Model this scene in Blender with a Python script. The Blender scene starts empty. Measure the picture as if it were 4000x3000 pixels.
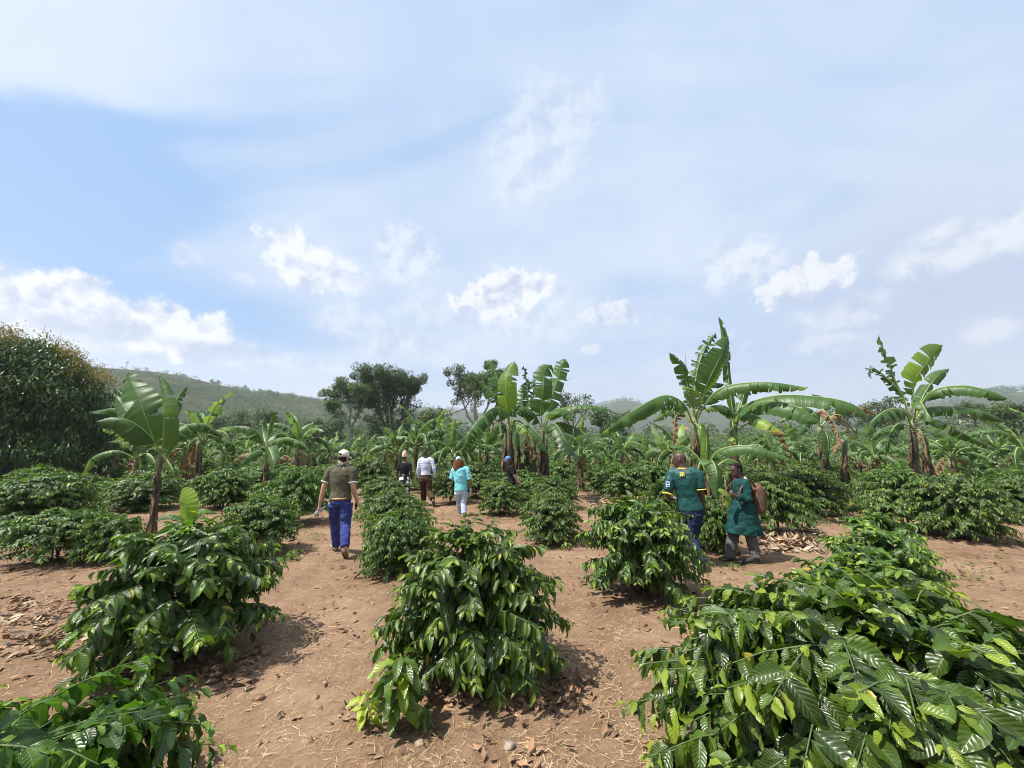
import bpy, math, random
import numpy as np
from mathutils import Vector, Matrix
random.seed(7)
SC = bpy.context.scene
COL = SC.collection
R = math.radians
CAMH = 1.8
PITCH = math.atan(259 / 1500.0)
CP, SP = math.cos(PITCH), math.sin(PITCH)

# a picture direction turned into a point of the place, used when surveying where things stand
def ray(px, py):
    u = (px - 2000) / 1500.0
    v = -(py - 1500) / 1500.0
    return u, CP - v * SP, SP + v * CP
def G(px, py):
    u, dy, dz = ray(px, py)
    t = -CAMH / dz
    return u * t, dy * t
def P(px, py, y):
    u, dy, dz = ray(px, py)
    t = y / dy
    return Vector((u * t, y, CAMH + dz * t))

def srgb(r, g, b):
    f = lambda c: (c / 255 / 12.92) if c / 255 <= .04045 else ((c / 255 + .055) / 1.055) ** 2.4
    return (f(r), f(g), f(b), 1.0)

# ---------- node helper ----------
class NT:
    def __init__(s, nt):
        s.nt = nt; nt.nodes.clear()
    def n(s, t, **kw):
        nd = s.nt.nodes.new(t)
        for k, v in kw.items():
            if k.startswith('i_'):
                k2 = k[2:]
                k2 = int(k2) if k2.isdigit() else k2.replace('_', ' ')
                s.set(nd.inputs[k2], v)
            else:
                setattr(nd, k, v)
        return nd
    def set(s, inp, v):
        if isinstance(v, bpy.types.NodeSocket): s.nt.links.new(v, inp)
        elif isinstance(v, bpy.types.Node): s.nt.links.new(v.outputs[0], inp)
        else:
            inp.default_value = v
    def math(s, op, a, b=None, c=None, clamp=False):
        nd = s.n('ShaderNodeMath', operation=op, use_clamp=clamp)
        s.set(nd.inputs[0], a)
        if b is not None: s.set(nd.inputs[1], b)
        if c is not None: s.set(nd.inputs[2], c)
        return nd.outputs[0]
    def mix(s, f, a, b, typ='RGBA', blend='MIX'):
        nd = s.n('ShaderNodeMix', data_type=typ)
        if typ == 'RGBA': nd.blend_type = blend
        s.set(nd.inputs[0], f)
        i = {'RGBA': (6, 7, 2), 'FLOAT': (2, 3, 0), 'VECTOR': (4, 5, 1)}[typ]
        s.set(nd.inputs[i[0]], a); s.set(nd.inputs[i[1]], b)
        return nd.outputs[i[2]]
    def ramp(s, f, stops, interp='LINEAR'):
        nd = s.n('ShaderNodeValToRGB')
        s.set(nd.inputs[0], f)
        cr = nd.color_ramp; cr.interpolation = interp
        while len(cr.elements) < len(stops): cr.elements.new(.5)
        for e, (p, c) in zip(cr.elements, stops):
            e.position = p; e.color = c if len(c) == 4 else (*c, 1)
        return nd.outputs[0]
    def sm(s, x, lo, hi, a=0.0, b=1.0):
        nd = s.n('ShaderNodeMapRange', interpolation_type='SMOOTHSTEP')
        s.set(nd.inputs[0], x)
        for k, v in zip((1, 2, 3, 4), (lo, hi, a, b)): s.set(nd.inputs[k], v)
        return nd.outputs[0]
    def noise(s, vec=None, scale=5., detail=4., rough=.55, dist=0., out=0):
        nd = s.n('ShaderNodeTexNoise')
        if vec is not None: s.set(nd.inputs['Vector'], vec)
        s.set(nd.inputs['Scale'], scale); s.set(nd.inputs['Detail'], detail)
        s.set(nd.inputs['Roughness'], rough); s.set(nd.inputs['Distortion'], dist)
        return nd.outputs[out]

def new_mat(name):
    m = bpy.data.materials.new(name); m.use_nodes = True
    return m, NT(m.node_tree)

def simple_mat(name, col, rough=.7, noise_amt=.18, scale=14., bump=.15, spec=.4, metallic=0., bscale=60., col2=None):
    m, t = new_mat(name)
    tc = t.n('ShaderNodeTexCoord')
    nz = t.noise(tc.outputs['Object'], scale, 5)
    dark = tuple(c * (1 - noise_amt * 2) for c in col[:3]) + (1,)
    lite = tuple(min(1, c * (1 + noise_amt)) for c in col[:3]) + (1,)
    if col2: dark = (*col2[:3], 1)
    c = t.ramp(nz, [(.3, dark), (.68, lite)])
    b = t.n('ShaderNodeBsdfPrincipled', i_Base_Color=c, i_Roughness=rough, i_Metallic=metallic)
    b.inputs['Specular IOR Level'].default_value = spec
    bn = t.noise(tc.outputs['Object'], bscale, 4)
    bp = t.n('ShaderNodeBump', i_Height=bn, i_Strength=bump, i_Distance=.01)
    t.set(b.inputs['Normal'], bp.outputs[0])
    o = t.n('ShaderNodeOutputMaterial'); t.set(o.inputs[0], b)
    return m

# ---------- mesh helper ----------
def tag(o, label=None, cat=None, group=None, kind=None):
    if label: o['label'] = label
    if cat: o['category'] = cat
    if group: o['group'] = group
    if kind: o['kind'] = kind
    return o
def empty(name, loc=(0, 0, 0), rz=0., parent=None):
    o = bpy.data.objects.new(name, None); COL.objects.link(o)
    o.empty_display_size = .1
    o.location = loc; o.rotation_euler = (0, 0, rz)
    if parent: o.parent = parent
    return o
def mesh_np(name, V, F, mats=(), fm=None, uv=None, tone=None, smooth=True):
    """V (n,3); F (m,k) array or list of arrays of different k."""
    me = bpy.data.meshes.new(name)
    Fs = F if isinstance(F, list) else [F]
    Fs = [np.asarray(f, dtype=np.int32) for f in Fs if len(f)]
    V = np.asarray(V, dtype=np.float32)
    me.vertices.add(len(V)); me.vertices.foreach_set('co', V.ravel())
    tot = np.concatenate([np.full(len(f), f.shape[1], dtype=np.int32) for f in Fs])
    loops = np.concatenate([f.ravel() for f in Fs])
    start = np.concatenate([[0], np.cumsum(tot)[:-1]]).astype(np.int32)
    me.loops.add(len(loops)); me.loops.foreach_set('vertex_index', loops)
    me.polygons.add(len(tot)); me.polygons.foreach_set('loop_start', start)
    me.polygons.foreach_set('loop_total', tot)
    for m in mats: me.materials.append(m)
    if fm is not None: me.polygons.foreach_set('material_index', np.asarray(fm, dtype=np.int32))
    me.polygons.foreach_set('use_smooth', np.full(len(tot), smooth, dtype=bool))
    if uv is not None:
        l = me.uv_layers.new(name='UVMap')
        l.data.foreach_set('uv', np.asarray(uv, dtype=np.float32)[loops].ravel())
    if tone is not None:
        a = me.attributes.new('tone', 'FLOAT', 'POINT')
        a.data.foreach_set('value', np.asarray(tone, dtype=np.float32))
    me.update(calc_edges=True)
    return me
def link(name, me, parent=None, loc=None):
    o = bpy.data.objects.new(name, me); COL.objects.link(o)
    if parent: o.parent = parent
    if loc is not None: o.location = loc
    return o

class MB:
    """collects vertices/faces/uv/tone"""
    def __init__(s): s.V = []; s.F = {3: [], 4: []}; s.UV = []; s.T = []; s.M = {3: [], 4: []}; s.n = 0
    def add(s, V, F, uv=None, tone=0.5, mi=0):
        V = np.asarray(V, dtype=np.float64).reshape(-1, 3); F = np.asarray(F, dtype=np.int64)
        s.V.append(V); k = F.shape[1]; s.F[k].append(F + s.n); s.M[k].append(np.full(len(F), mi))
        s.UV.append(np.zeros((len(V), 2)) if uv is None else np.asarray(uv, dtype=np.float64))
        s.T.append(np.full(len(V), tone) if np.isscalar(tone) else np.asarray(tone, dtype=np.float64))
        s.n += len(V)
    def mesh(s, name, mats, smooth=True):
        Fs, ms = [], []
        for k in (3, 4):
            if s.F[k]: Fs.append(np.concatenate(s.F[k])); ms.append(np.concatenate(s.M[k]))
        return mesh_np(name, np.concatenate(s.V), Fs, mats, np.concatenate(ms), np.concatenate(s.UV), np.concatenate(s.T), smooth)
    def build(s, name, mats, parent=None, loc=None, smooth=True):
        if not isinstance(mats, (list, tuple)): mats = [mats]
        return link(name, s.mesh(name, mats, smooth), parent, loc)
    def tube(s, pts, rad, seg=8, tone=.5, mi=0, caps=True, ell=None, up=None):
        """swept tube through pts; rad scalar/array; ell = (a,b) multipliers"""
        pts = [Vector(p) for p in pts]; n = len(pts)
        rad = [rad] * n if np.isscalar(rad) else list(rad)
        V, UV = [], []
        a_prev = None
        for i, p in enumerate(pts):
            t = (pts[min(i + 1, n - 1)] - pts[max(i - 1, 0)])
            t = t.normalized() if t.length > 1e-9 else Vector((0, 0, 1))
            if a_prev is None:
                a = (up or (Vector((1, 0, 0)) if abs(t.x) < .9 else Vector((0, 1, 0))))
            else: a = a_prev
            a = Vector(a); a = (a - t * a.dot(t)).normalized(); a_prev = a
            b = t.cross(a)
            ra, rb = (rad[i], rad[i]) if not isinstance(rad[i], (tuple, list)) else rad[i]
            for k in range(seg):
                th = 2 * math.pi * k / seg
                V.append(p + a * (ra * math.cos(th)) + b * (rb * math.sin(th)))
                UV.append((k / seg, i / max(1, n - 1)))
        F = [(i * seg + k, i * seg + (k + 1) % seg, (i + 1) * seg + (k + 1) % seg, (i + 1) * seg + k) for i in range(n - 1) for k in range(seg)]
        base = s.n
        s.add([tuple(v) for v in V], F, UV, tone, mi)
        if caps:
            for i, p in ((0, pts[0]), (n - 1, pts[-1])):
                c = s.n
                ring = [base + i * seg + k for k in range(seg)]
                tri = [(c, ring[(k + 1) % seg], ring[k]) if i == 0 else (c, ring[k], ring[(k + 1) % seg]) for k in range(seg)]
                s.V.append(np.array([tuple(p)])); s.UV.append(np.zeros((1, 2))); s.T.append(np.array([tone if np.isscalar(tone) else .5])); s.n += 1
                s.F[3].append(np.array(tri)); s.M[3].append(np.full(len(tri), mi))
    def box(s, c, d, rz=0., tone=.5, mi=0):
        x, y, z = (k / 2 for k in d)
        V = np.array([(i * x, j * y, k * z) for k in (-1, 1) for i, j in ((-1, -1), (1, -1), (1, 1), (-1, 1))], dtype=float)
        ca, sa = math.cos(rz), math.sin(rz)
        V = np.stack([V[:, 0] * ca - V[:, 1] * sa, V[:, 0] * sa + V[:, 1] * ca, V[:, 2]], 1) + np.array(c)
        s.add(V, [(0, 3, 2, 1), (4, 5, 6, 7), (0, 1, 5, 4), (1, 2, 6, 5), (2, 3, 7, 6), (3, 0, 4, 7)], None, tone, mi)

def vnoise2(x, y, seed=0):
    """smooth value noise, vectorised"""
    x = np.asarray(x, float); y = np.asarray(y, float)
    xi = np.floor(x).astype(np.int64); yi = np.floor(y).astype(np.int64)
    fx = x - xi; fy = y - yi
    fx = fx * fx * (3 - 2 * fx); fy = fy * fy * (3 - 2 * fy)
    def h(a, b):
        n = (a * 374761393 + b * 668265263 + seed * 974711) & 0xffffffff
        n = ((n ^ (n >> 13)) * 1274126177) & 0xffffffff
        return ((n ^ (n >> 16)) & 0xffff) / 65535.0
    return (h(xi, yi) * (1 - fx) + h(xi + 1, yi) * fx) * (1 - fy) + (h(xi, yi + 1) * (1 - fx) + h(xi + 1, yi + 1) * fx) * fy
def fbm2(x, y, oct=4, seed=0):
    s = 0; a = .5
    for k in range(oct):
        s = s + a * (vnoise2(x * 2 ** k + 13.7 * k, y * 2 ** k - 7.1 * k, seed + k) - .5); a *= .5
    return s

def terrain(x, y):
    """height of the land: level around the walkers, rising gently beyond the plantation"""
    x = np.asarray(x, float); y = np.asarray(y, float)
    d = np.sqrt(x * x + y * y)
    def ss(a, b): 
        t = np.clip((d - a) / (b - a), 0, 1); return t * t * (3 - 2 * t)
    h = np.interp(d, [0, 26, 45, 80, 150, 300, 600, 1000, 2500, 7000], [0, 0, .5, 2.3, 6.5, 13, 26, 38, 60, 70])
    h = h + fbm2(x / 60, y / 60, 3, 5) * 8 * ss(60, 250) + fbm2(x / 11, y / 11, 3, 9) * .5 * ss(14, 40)
    near = 1 - ss(20, 45)
    h = h + (fbm2(x / 1.9, y / 1.9, 3, 3) * .05 + fbm2(x / .33, y / .33, 4, 21) * .035) * near
    return h
def TZ(x, y): return float(terrain(x, y))
# ---------- camera, sun, sky ----------
cam = bpy.data.cameras.new('camera'); camo = bpy.data.objects.new('camera', cam); COL.objects.link(camo)
camo.location = (0, 0, CAMH); camo.rotation_euler = (math.pi / 2 + PITCH, 0, 0)
cam.sensor_width = 36; cam.lens = 36 * 1500 / 4000.0; cam.clip_start = .05; cam.clip_end = 20000
SC.camera = camo
SC.view_settings.view_transform = 'Standard'; SC.view_settings.look = 'None'
SC.view_settings.exposure = 0.85; SC.view_settings.gamma = 1.0
SC.cycles.max_bounces = 6; SC.cycles.transparent_max_bounces = 8
SC.cycles.diffuse_bounces = 3; SC.cycles.transmission_bounces = 4; SC.cycles.volume_bounces = 0
SC.cycles.use_denoising = True; SC.cycles.pixel_filter_type = 'BLACKMAN_HARRIS'; SC.cycles.filter_width = 1.0

SUN_EL, SUN_AZ = R(60), R(248)       # azimuth clockwise from +Y, where the sun stands
sd = Vector((math.sin(SUN_AZ) * math.cos(SUN_EL), math.cos(SUN_AZ) * math.cos(SUN_EL), math.sin(SUN_EL)))
sun = bpy.data.lights.new('sun', 'SUN'); sun.energy = 5.0; sun.angle = R(.55); sun.color = (1, .95, .88)
suno = bpy.data.objects.new('sun', sun); COL.objects.link(suno)
suno.rotation_euler = sd.to_track_quat('Z', 'Y').to_euler()

W = bpy.data.worlds.new('World'); SC.world = W; W.use_nodes = True
t = NT(W.node_tree)
tc = t.n('ShaderNodeTexCoord')
sky = t.n('ShaderNodeTexSky', sky_type='NISHITA', sun_disc=False, sun_elevation=SUN_EL, sun_rotation=SUN_AZ, air_density=1.2, dust_density=1.2, ozone_density=1.3)
skyc = t.n('ShaderNodeVectorMath', operation='SCALE'); t.set(skyc.inputs[0], sky.outputs[0]); t.set(skyc.inputs['Scale'], .15)
sep = t.n('ShaderNodeSeparateXYZ'); t.set(sep.inputs[0], tc.outputs['Generated'])
az = t.math('MULTIPLY', t.math('ARCTAN2', sep.outputs[0], sep.outputs[1]), 57.2958)
el = t.math('MULTIPLY', t.math('ARCSINE', sep.outputs[2]), 57.2958)
ae = t.n('ShaderNodeCombineXYZ'); t.set(ae.inputs[0], az); t.set(ae.inputs[1], el)
# high veil of cirrus, laid on a plane far above
zz = t.math('ADD', t.math('MAXIMUM', sep.outputs[2], .0), .22)
cx = t.math('DIVIDE', sep.outputs[0], zz); cy = t.math('DIVIDE', sep.outputs[1], zz)
cp = t.n('ShaderNodeCombineXYZ'); t.set(cp.inputs[0], cx); t.set(cp.inputs[1], cy)
mp = t.n('ShaderNodeMapping'); t.set(mp.inputs[0], cp); mp.inputs['Rotation'].default_value = (0, 0, R(35)); mp.inputs['Scale'].default_value = (.42, 1.9, 1)
mp.inputs['Location'].default_value = (3.1, 1.7, 0)
v1 = t.noise(mp.outputs[0], 1.2, 9, .60, .5)
v2 = t.noise(cp.outputs[0], 2.6, 7, .6, .3)
def dirae(px, py):
    d = Vector(ray(px, py)).normalized()
    return math.degrees(math.atan2(d.x, d.y)), math.degrees(math.asin(d.z))
def ell(px, py, wx, wy, rot=0., soft=1.):
    """1 at the middle of an ellipse on the sky, 0 at its rim"""
    a0, e0 = dirae(px, py)
    a1, _ = dirae(px + wx, py); _, e1 = dirae(px, py - wy)
    wa, we = max(.5, abs(a1 - a0)), max(.5, abs(e1 - e0))
    m = t.n('ShaderNodeMapping', vector_type='POINT')
    sub = t.n('ShaderNodeVectorMath', operation='SUBTRACT'); t.set(sub.inputs[0], ae); sub.inputs[1].default_value = (a0, e0, 0)
    t.set(m.inputs[0], sub.outputs[0]); m.inputs['Rotation'].default_value = (0, 0, -rot)
    dv = t.n('ShaderNodeVectorMath', operation='MULTIPLY'); t.set(dv.inputs[0], m.outputs[0]); dv.inputs[1].default_value = (1 / wa, 1 / we, 1)
    ln = t.n('ShaderNodeVectorMath', operation='LENGTH'); t.set(ln.inputs[0], dv.outputs[0])
    return t.math('SUBTRACT', 1.0, ln.outputs['Value'])
mp2 = t.n('ShaderNodeMapping'); t.set(mp2.inputs[0], cp); mp2.inputs['Rotation'].default_value = (0, 0, R(-38)); mp2.inputs['Scale'].default_value = (.5, 2.6, 1)
v3 = t.noise(mp2.outputs[0], 2.2, 9, .62, .5)
veil = t.math('ADD', t.math('MULTIPLY', v1, .5), t.math('ADD', t.math('MULTIPLY', v2, .26), t.math('MULTIPLY', v3, .24)))
# clear windows in the veil
for (px, py, wx, wy, rot, k) in [(60, 720, 1250, 480, .38, .52), (700, 1180, 900, 260, -.12, .40), (2500, 1130, 800, 130, 0, .16), (3100, 880, 900, 110, .1, .06), (2250, 60, 900, 180, 0, .10), (500, 500, 1100, 130, .4, .2), (1500, 640, 900, 90, .35, .10), (3400, 300, 900, 90, -.5, .08)]:
    e_ = t.math('MAXIMUM', t.math('ADD', ell(px, py, wx, wy, rot), t.math('MULTIPLY', t.math('SUBTRACT', v2, .5), .9)), 0.0)
    veil = t.math('SUBTRACT', veil, t.math('MULTIPLY', t.sm(e_, 0, 1), k))
vm = t.sm(veil, .14, .52, .05, .93)
veil_col = t.mix(t.sm(t.noise(cp.outputs[0], .9, 4), .35, .65), srgb(188, 209, 240), srgb(217, 230, 247))
clear = t.mix(.75, skyc.outputs[0], srgb(140, 188, 240))
col = t.mix(vm, clear, veil_col)
# grey-blue towards the lower right and pale band on the horizon
gr = t.sm(ell(3700, 1200, 2100, 1000, 0), 0, .9, 0, .6)
col = t.mix(gr, col, srgb(188, 201, 226))
hz = t.sm(el, 1.0, 15.0, .62, 0.)
col = t.mix(hz, col, srgb(203, 217, 240))
# heaped clouds
dirv = tc.outputs['Generated']
n_big = t.noise(dirv, 17., 8, .58, .1)
n_fin = t.noise(dirv, 50., 6, .6, .1)
nn = t.math('ADD', t.math('MULTIPLY', n_big, .55), t.math('MULTIPLY', n_fin, .45))
shift = t.n('ShaderNodeVectorMath', operation='ADD'); t.set(shift.inputs[0], dirv); shift.inputs[1].default_value = (-.018, -.004, .020)
n_sh = t.noise(shift.outputs[0], 17., 8, .58, .1)
clouds = [ # px, py, half-width, half-height, rot, density
 (170, 1190, 420, 130, 0, 1.0), (300, 1140, 190, 70, 0, 1.0), (640, 1290, 260, 120, -.15, 1.0), (820, 1290, 120, 70, 0, .9), (420, 1310, 800, 90, 0, .55),
 (1190, 1030, 190, 110, -.5, .85), (1330, 1075, 120, 70, -.2, .7), (1590, 990, 150, 130, -.3, .55), (720, 1000, 80, 50, -.6, .45), (950, 1090, 60, 30, 0, .35),
 (1960, 1150, 200, 95, .15, .9), (1800, 1220, 300, 80, 0, .35), (2390, 1230, 150, 55, 0, .75), (2190, 1130, 50, 30, 0, .4), (2090, 1250, 260, 110, 0, .35),
 (2090, 570, 230, 260, .2, .40), (2280, 400, 120, 110, 0, .42), (2050, 720, 170, 120, 0, .3),
 (2880, 1030, 240, 110, .1, .55), (3130, 1110, 260, 75, .18, .85), (3170, 1030, 50, 45, 0, .8), (3720, 960, 420, 100, .25, .6), (3980, 900, 240, 110, .3, .65),
 (3300, 1220, 330, 70, .08, .45), (3240, 1340, 170, 45, 0, .42), (3850, 1290, 160, 60, .15, .5), (1340, 1240, 150, 70, 0, .4), (1530, 1330, 200, 80, 0, .42),
 (990, 1400, 90, 34, 0, .5), (1300, 1435, 75, 32, 0, .5), (2290, 1360, 60, 26, -.2, .5), (1700, 1370, 200, 60, 0, .25), (2650, 1420, 260, 45, 0, .2), (2880, 1330, 60, 40, 0, .35)]
dens = None; bott = None
for (px, py, wx, wy, rot, k) in clouds:
    e_ = ell(px, py, wx * 1.25, wy * 1.35, rot)
    m_ = t.sm(t.math('ADD', e_, t.math('MULTIPLY', t.math('SUBTRACT', nn, .5), 1.8 if k > .7 else 1.35)), .15 if k > .7 else .08, .42 if k > .7 else .60, 0, k)
    dens = m_ if dens is None else t.math('MAXIMUM', dens, m_)
lit = t.math('ADD', t.math('MULTIPLY', t.math('SUBTRACT', n_big, n_sh), 4.0), .55)
lit = t.math('ADD', lit, t.math('MULTIPLY', t.math('SUBTRACT', n_fin, .5), .8), clamp=True)
ccol = t.ramp(lit, [(.0, srgb(192, 205, 231)), (.45, srgb(221, 228, 242)), (.85, srgb(246, 248, 251))])
col = t.mix(dens, col, ccol)
# grey flat bases under the large heaps
base = None
for (px, py, wx, wy, k) in [(330, 1285, 420, 60, .5), (860, 1365, 330, 45, .55), (3150, 1170, 240, 40, .5), (3600, 1150, 420, 50, .35), (2390, 1275, 120, 24, .4), (1560, 1380, 160, 24, .3), (1420, 1110, 170, 40, .25)]:
    m_ = t.sm(t.math('ADD', ell(px, py, wx, wy), t.math('MULTIPLY', t.math('SUBTRACT', nn, .5), 1.4)), .1, .9, 0, k)
    base = m_ if base is None else t.math('MAXIMUM', base, m_)
col = t.mix(base, col, srgb(184, 199, 228))
bg = t.n('ShaderNodeBackground'); t.set(bg.inputs[0], col); bg.inputs[1].default_value = .59
wo = t.n('ShaderNodeOutputWorld'); t.set(wo.inputs[0], bg)
# ---------- the land ----------
def soil_mat():
    m, t = new_mat('soil')
    g = t.n('ShaderNodeNewGeometry'); pos = g.outputs['Position']
    a = t.noise(pos, .8, 7, .62); b = t.noise(pos, 4.5, 6, .65); c = t.noise(pos, 38, 5, .7)
    k = t.math('ADD', t.math('MULTIPLY', a, .48), t.math('ADD', t.math('MULTIPLY', b, .30), t.math('MULTIPLY', c, .22)))
    earth = t.ramp(k, [(.33, (.085, .049, .029, 1)), (.44, (.175, .107, .065, 1)), (.54, (.240, .155, .097, 1)), (.66, (.33, .23, .15, 1))])
    # dry straw and chaff trodden into the earth
    mp = t.n('ShaderNodeMapping'); t.set(mp.inputs[0], pos); mp.inputs['Scale'].default_value = (1, 1, .2); 
    w = t.n('ShaderNodeTexVoronoi', feature='F1'); t.set(w.inputs['Vector'], t.mix(.12, pos, t.noise(pos, 9, 3, out=1), 'VECTOR')); w.inputs['Scale'].default_value = 130
    chip = t.sm(w.outputs['Distance'], .16, .30, 1, 0)
    patch = t.sm(t.noise(pos, 1.3, 5, .65), .46, .64)
    earth = t.mix(t.math('MULTIPLY', chip, t.math('MULTIPLY', patch, .55)), earth, (.33, .235, .14, 1))
    # plantation ground cover farther out, then pasture
    ln = t.n('ShaderNodeVectorMath', operation='LENGTH'); t.set(ln.inputs[0], pos)
    far = t.sm(ln.outputs['Value'], 30, 60)
    grn = t.ramp(t.noise(pos, .09, 8, .68), [(.35, (.020, .036, .012, 1)), (.5, (.045, .068, .024, 1)), (.58, (.09, .092, .045, 1)), (.68, (.17, .11, .07, 1))])
    col = t.mix(far, earth, grn)
    bs = t.n('ShaderNodeBsdfPrincipled', i_Base_Color=col, i_Roughness=.95); bs.inputs['Specular IOR Level'].default_value = .12
    h = t.math('ADD', t.math('MULTIPLY', t.noise(pos, 9, 6, .65), 1.0), t.math('ADD', t.math('MULTIPLY', t.noise(pos, 45, 5, .7), .45), t.math('MULTIPLY', chip, .10)))
    bp = t.n('ShaderNodeBump', i_Height=h, i_Strength=.9, i_Distance=.035); t.set(bs.inputs['Normal'], bp.outputs[0])
    o = t.n('ShaderNodeOutputMaterial'); t.set(o.inputs[0], bs)
    return m
M_SOIL = soil_mat()
ang = np.concatenate([np.linspace(-62, 62, 560), np.linspace(62, 298, 60)[1:-1]])
ang = np.radians(ang)
rr = [0.5]
while rr[-1] < 3300: rr.append(rr[-1] * (1.0105 if rr[-1] < 30 else 1.03))
rr = np.array(rr)
A, RR = np.meshgrid(ang, rr)
X = RR * np.sin(A); Y = RR * np.cos(A)
V = np.stack([X, Y, terrain(X, Y)], 2).reshape(-1, 3)
na, nr = len(ang), len(rr)
i, j = np.meshgrid(np.arange(nr - 1), np.arange(na), indexing='ij')
j2 = (j + 1) % na
F = np.stack([i * na + j, i * na + j2, (i + 1) * na + j2, (i + 1) * na + j], -1).reshape(-1, 4)[:, ::-1]
V = np.vstack([V, [[0, 0, 0]]]); c = len(V) - 1
T3 = np.stack([np.full(na, c), (np.arange(na) + 1) % na, np.arange(na)], 1)
g = link('ground', mesh_np('ground', V, [T3, F], [M_SOIL]))
tag(g, 'reddish brown bare earth between the coffee rows, strewn with dry straw', None, None, 'structure')

# ---------- hills ----------
def hill_mat(name, cols, trees):
    m, t = new_mat(name)
    g = t.n('ShaderNodeNewGeometry'); pos = g.outputs['Position']
    k = t.math('ADD', t.math('MULTIPLY', t.noise(pos, .006, 6, .62), .6), t.math('MULTIPLY', t.noise(pos, .05, 6, .7), .4))
    c = t.ramp(k, cols)
    v = t.n('ShaderNodeTexVoronoi'); t.set(v.inputs['Vector'], pos); v.inputs['Scale'].default_value = .06
    blob = t.sm(t.math('ADD', v.outputs['Distance'], t.math('MULTIPLY', t.noise(pos, .2, 4), .5)), .34, .5, 1, 0)
    area = t.sm(t.noise(pos, .004, 4, .6), trees, trees + .12)
    c = t.mix(t.math('MULTIPLY', blob, t.math('ADD', t.math('MULTIPLY', area, .8), .15)), c, (.018, .035, .014, 1))
    b = t.n('ShaderNodeBsdfPrincipled', i_Base_Color=c, i_Roughness=1.); b.inputs['Specular IOR Level'].default_value = 0
    bp = t.n('ShaderNodeBump', i_Height=blob, i_Strength=.6, i_Distance=4.); t.set(b.inputs['Normal'], bp.outputs[0])
    o = t.n('ShaderNodeOutputMaterial'); t.set(o.inputs[0], b)
    return m
def hill(name, ridge, r0, r1, r2, mat, label, seed, amp=5.):
    """ridge: list of (px,py) of the skyline seen at distance r1"""
    az_, el_ = [], []
    for px, py in ridge:
        d = Vector(ray(px, py)); az_.append(math.atan2(d.x, d.y)); el_.append(d.z / math.hypot(d.x, d.y))
    a = np.linspace(az_[0], az_[-1], 260); tn = np.interp(a, az_, el_)
    k = np.ones(9) / 9; tn = np.convolve(np.pad(tn, 4, mode='edge'), k, 'valid')
    rs = np.concatenate([np.linspace(r0, r1, 60), np.linspace(r1, r2, 22)[1:]])
    A, Rr = np.meshgrid(a, rs); TN = np.tile(tn, (len(rs), 1))
    top = CAMH + TN * r1
    X = Rr * np.sin(A); Y = Rr * np.cos(A)
    b0 = terrain(r0 * np.sin(A), r0 * np.cos(A)) - 2
    f = np.clip((Rr - r0) / (r1 - r0), 0, 1); f = np.sin(f * math.pi / 2) ** 1.25
    dn = np.clip((Rr - r1) / (r2 - r1), 0, 1); dn = 1 - dn * dn * (3 - 2 * dn)
    Z = b0 + (top - b0) * f * dn + fbm2(X / 90, Y / 90, 5, seed) * amp * np.sin(np.clip((Rr - r0) / (r1 - r0), 0, 1) * math.pi) * 3
    Z = np.where(Rr > r1, Z - 2 * (1 - dn), Z)
    V = np.stack([X, Y, Z], 2).reshape(-1, 3); na, nr = len(a), len(rs)
    i, j = np.meshgrid(np.arange(nr - 1), np.arange(na - 1), indexing='ij')
    F = np.stack([i * na + j, i * na + j + 1, (i + 1) * na + j + 1, (i + 1) * na + j], -1).reshape(-1, 4)[:, ::-1]
    o = link(name, mesh_np(name, V, F, [mat])); tag(o, label, None, None, 'structure')
    return a, rs, Z
MH1 = hill_mat('hill_grass', [(.38, (.012, .022, .010, 1)), (.47, (.030, .040, .018, 1)), (.55, (.058, .062, .030, 1)), (.68, (.13, .09, .055, 1))], .42)
MH2 = hill_mat('hill_wooded', [(.36, (.02, .034, .014, 1)), (.55, (.04, .055, .022, 1)), (.68, (.10, .085, .05, 1))], .34)
H1 = hill('hill', [(-1500, 1520), (-600, 1475), (0, 1450), (340, 1454), (470, 1462), (600, 1471), (700, 1484), (800, 1505), (900, 1527), (1000, 1552), (1100, 1566), (1200, 1578), (1300, 1592), (1450, 1606), (1600, 1622), (1800, 1650)], 300, 720, 1200, MH1, 'long grassy hill with scattered dark trees and a mast on its ridge', 3, 2.5)
H2 = hill('hill', [(900, 1640), (1200, 1612), (1400, 1600), (1600, 1598), (1750, 1603), (1900, 1622), (2100, 1628), (2260, 1618), (2330, 1597), (2400, 1580), (2455, 1571), (2500, 1585), (2560, 1597), (2680, 1600), (2800, 1606), (3000, 1615), (3300, 1625), (3500, 1620)], 900, 1700, 2300, MH2, 'distant hill crowned with trees and pale village houses', 11, 6)
H3 = hill('hill', [(3300, 1640), (3500, 1615), (3660, 1582), (3780, 1562), (3850, 1548), (3930, 1543), (4100, 1546), (4500, 1530), (5400, 1500)], 800, 1500, 2100, MH2, 'blue wooded ridge beyond the banana plant at the edge of the field', 17, 6)
# haze: pale even air round the whole scene
def haze():
    mb = MB(); mb.box((0, 0, 0), (1, 1, 1)); o = mb.build('haze', new_haze(), None, smooth=False)
    o.scale = (7000, 7000, 262); o.location = (0, 0, 262 / 2 - 8)
    tag(o, 'thin pale blue haze over the far hills', None, None, 'stuff'); return o
def new_haze():
    m, t = new_mat('haze')
    v = t.n('ShaderNodeVolumePrincipled'); v.inputs['Color'].default_value = (.90, .95, 1, 1); v.inputs['Density'].default_value = .00034
    v.inputs['Anisotropy'].default_value = .2
    o = t.n('ShaderNodeOutputMaterial'); t.set(o.inputs['Volume'], v); return m
haze()
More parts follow.
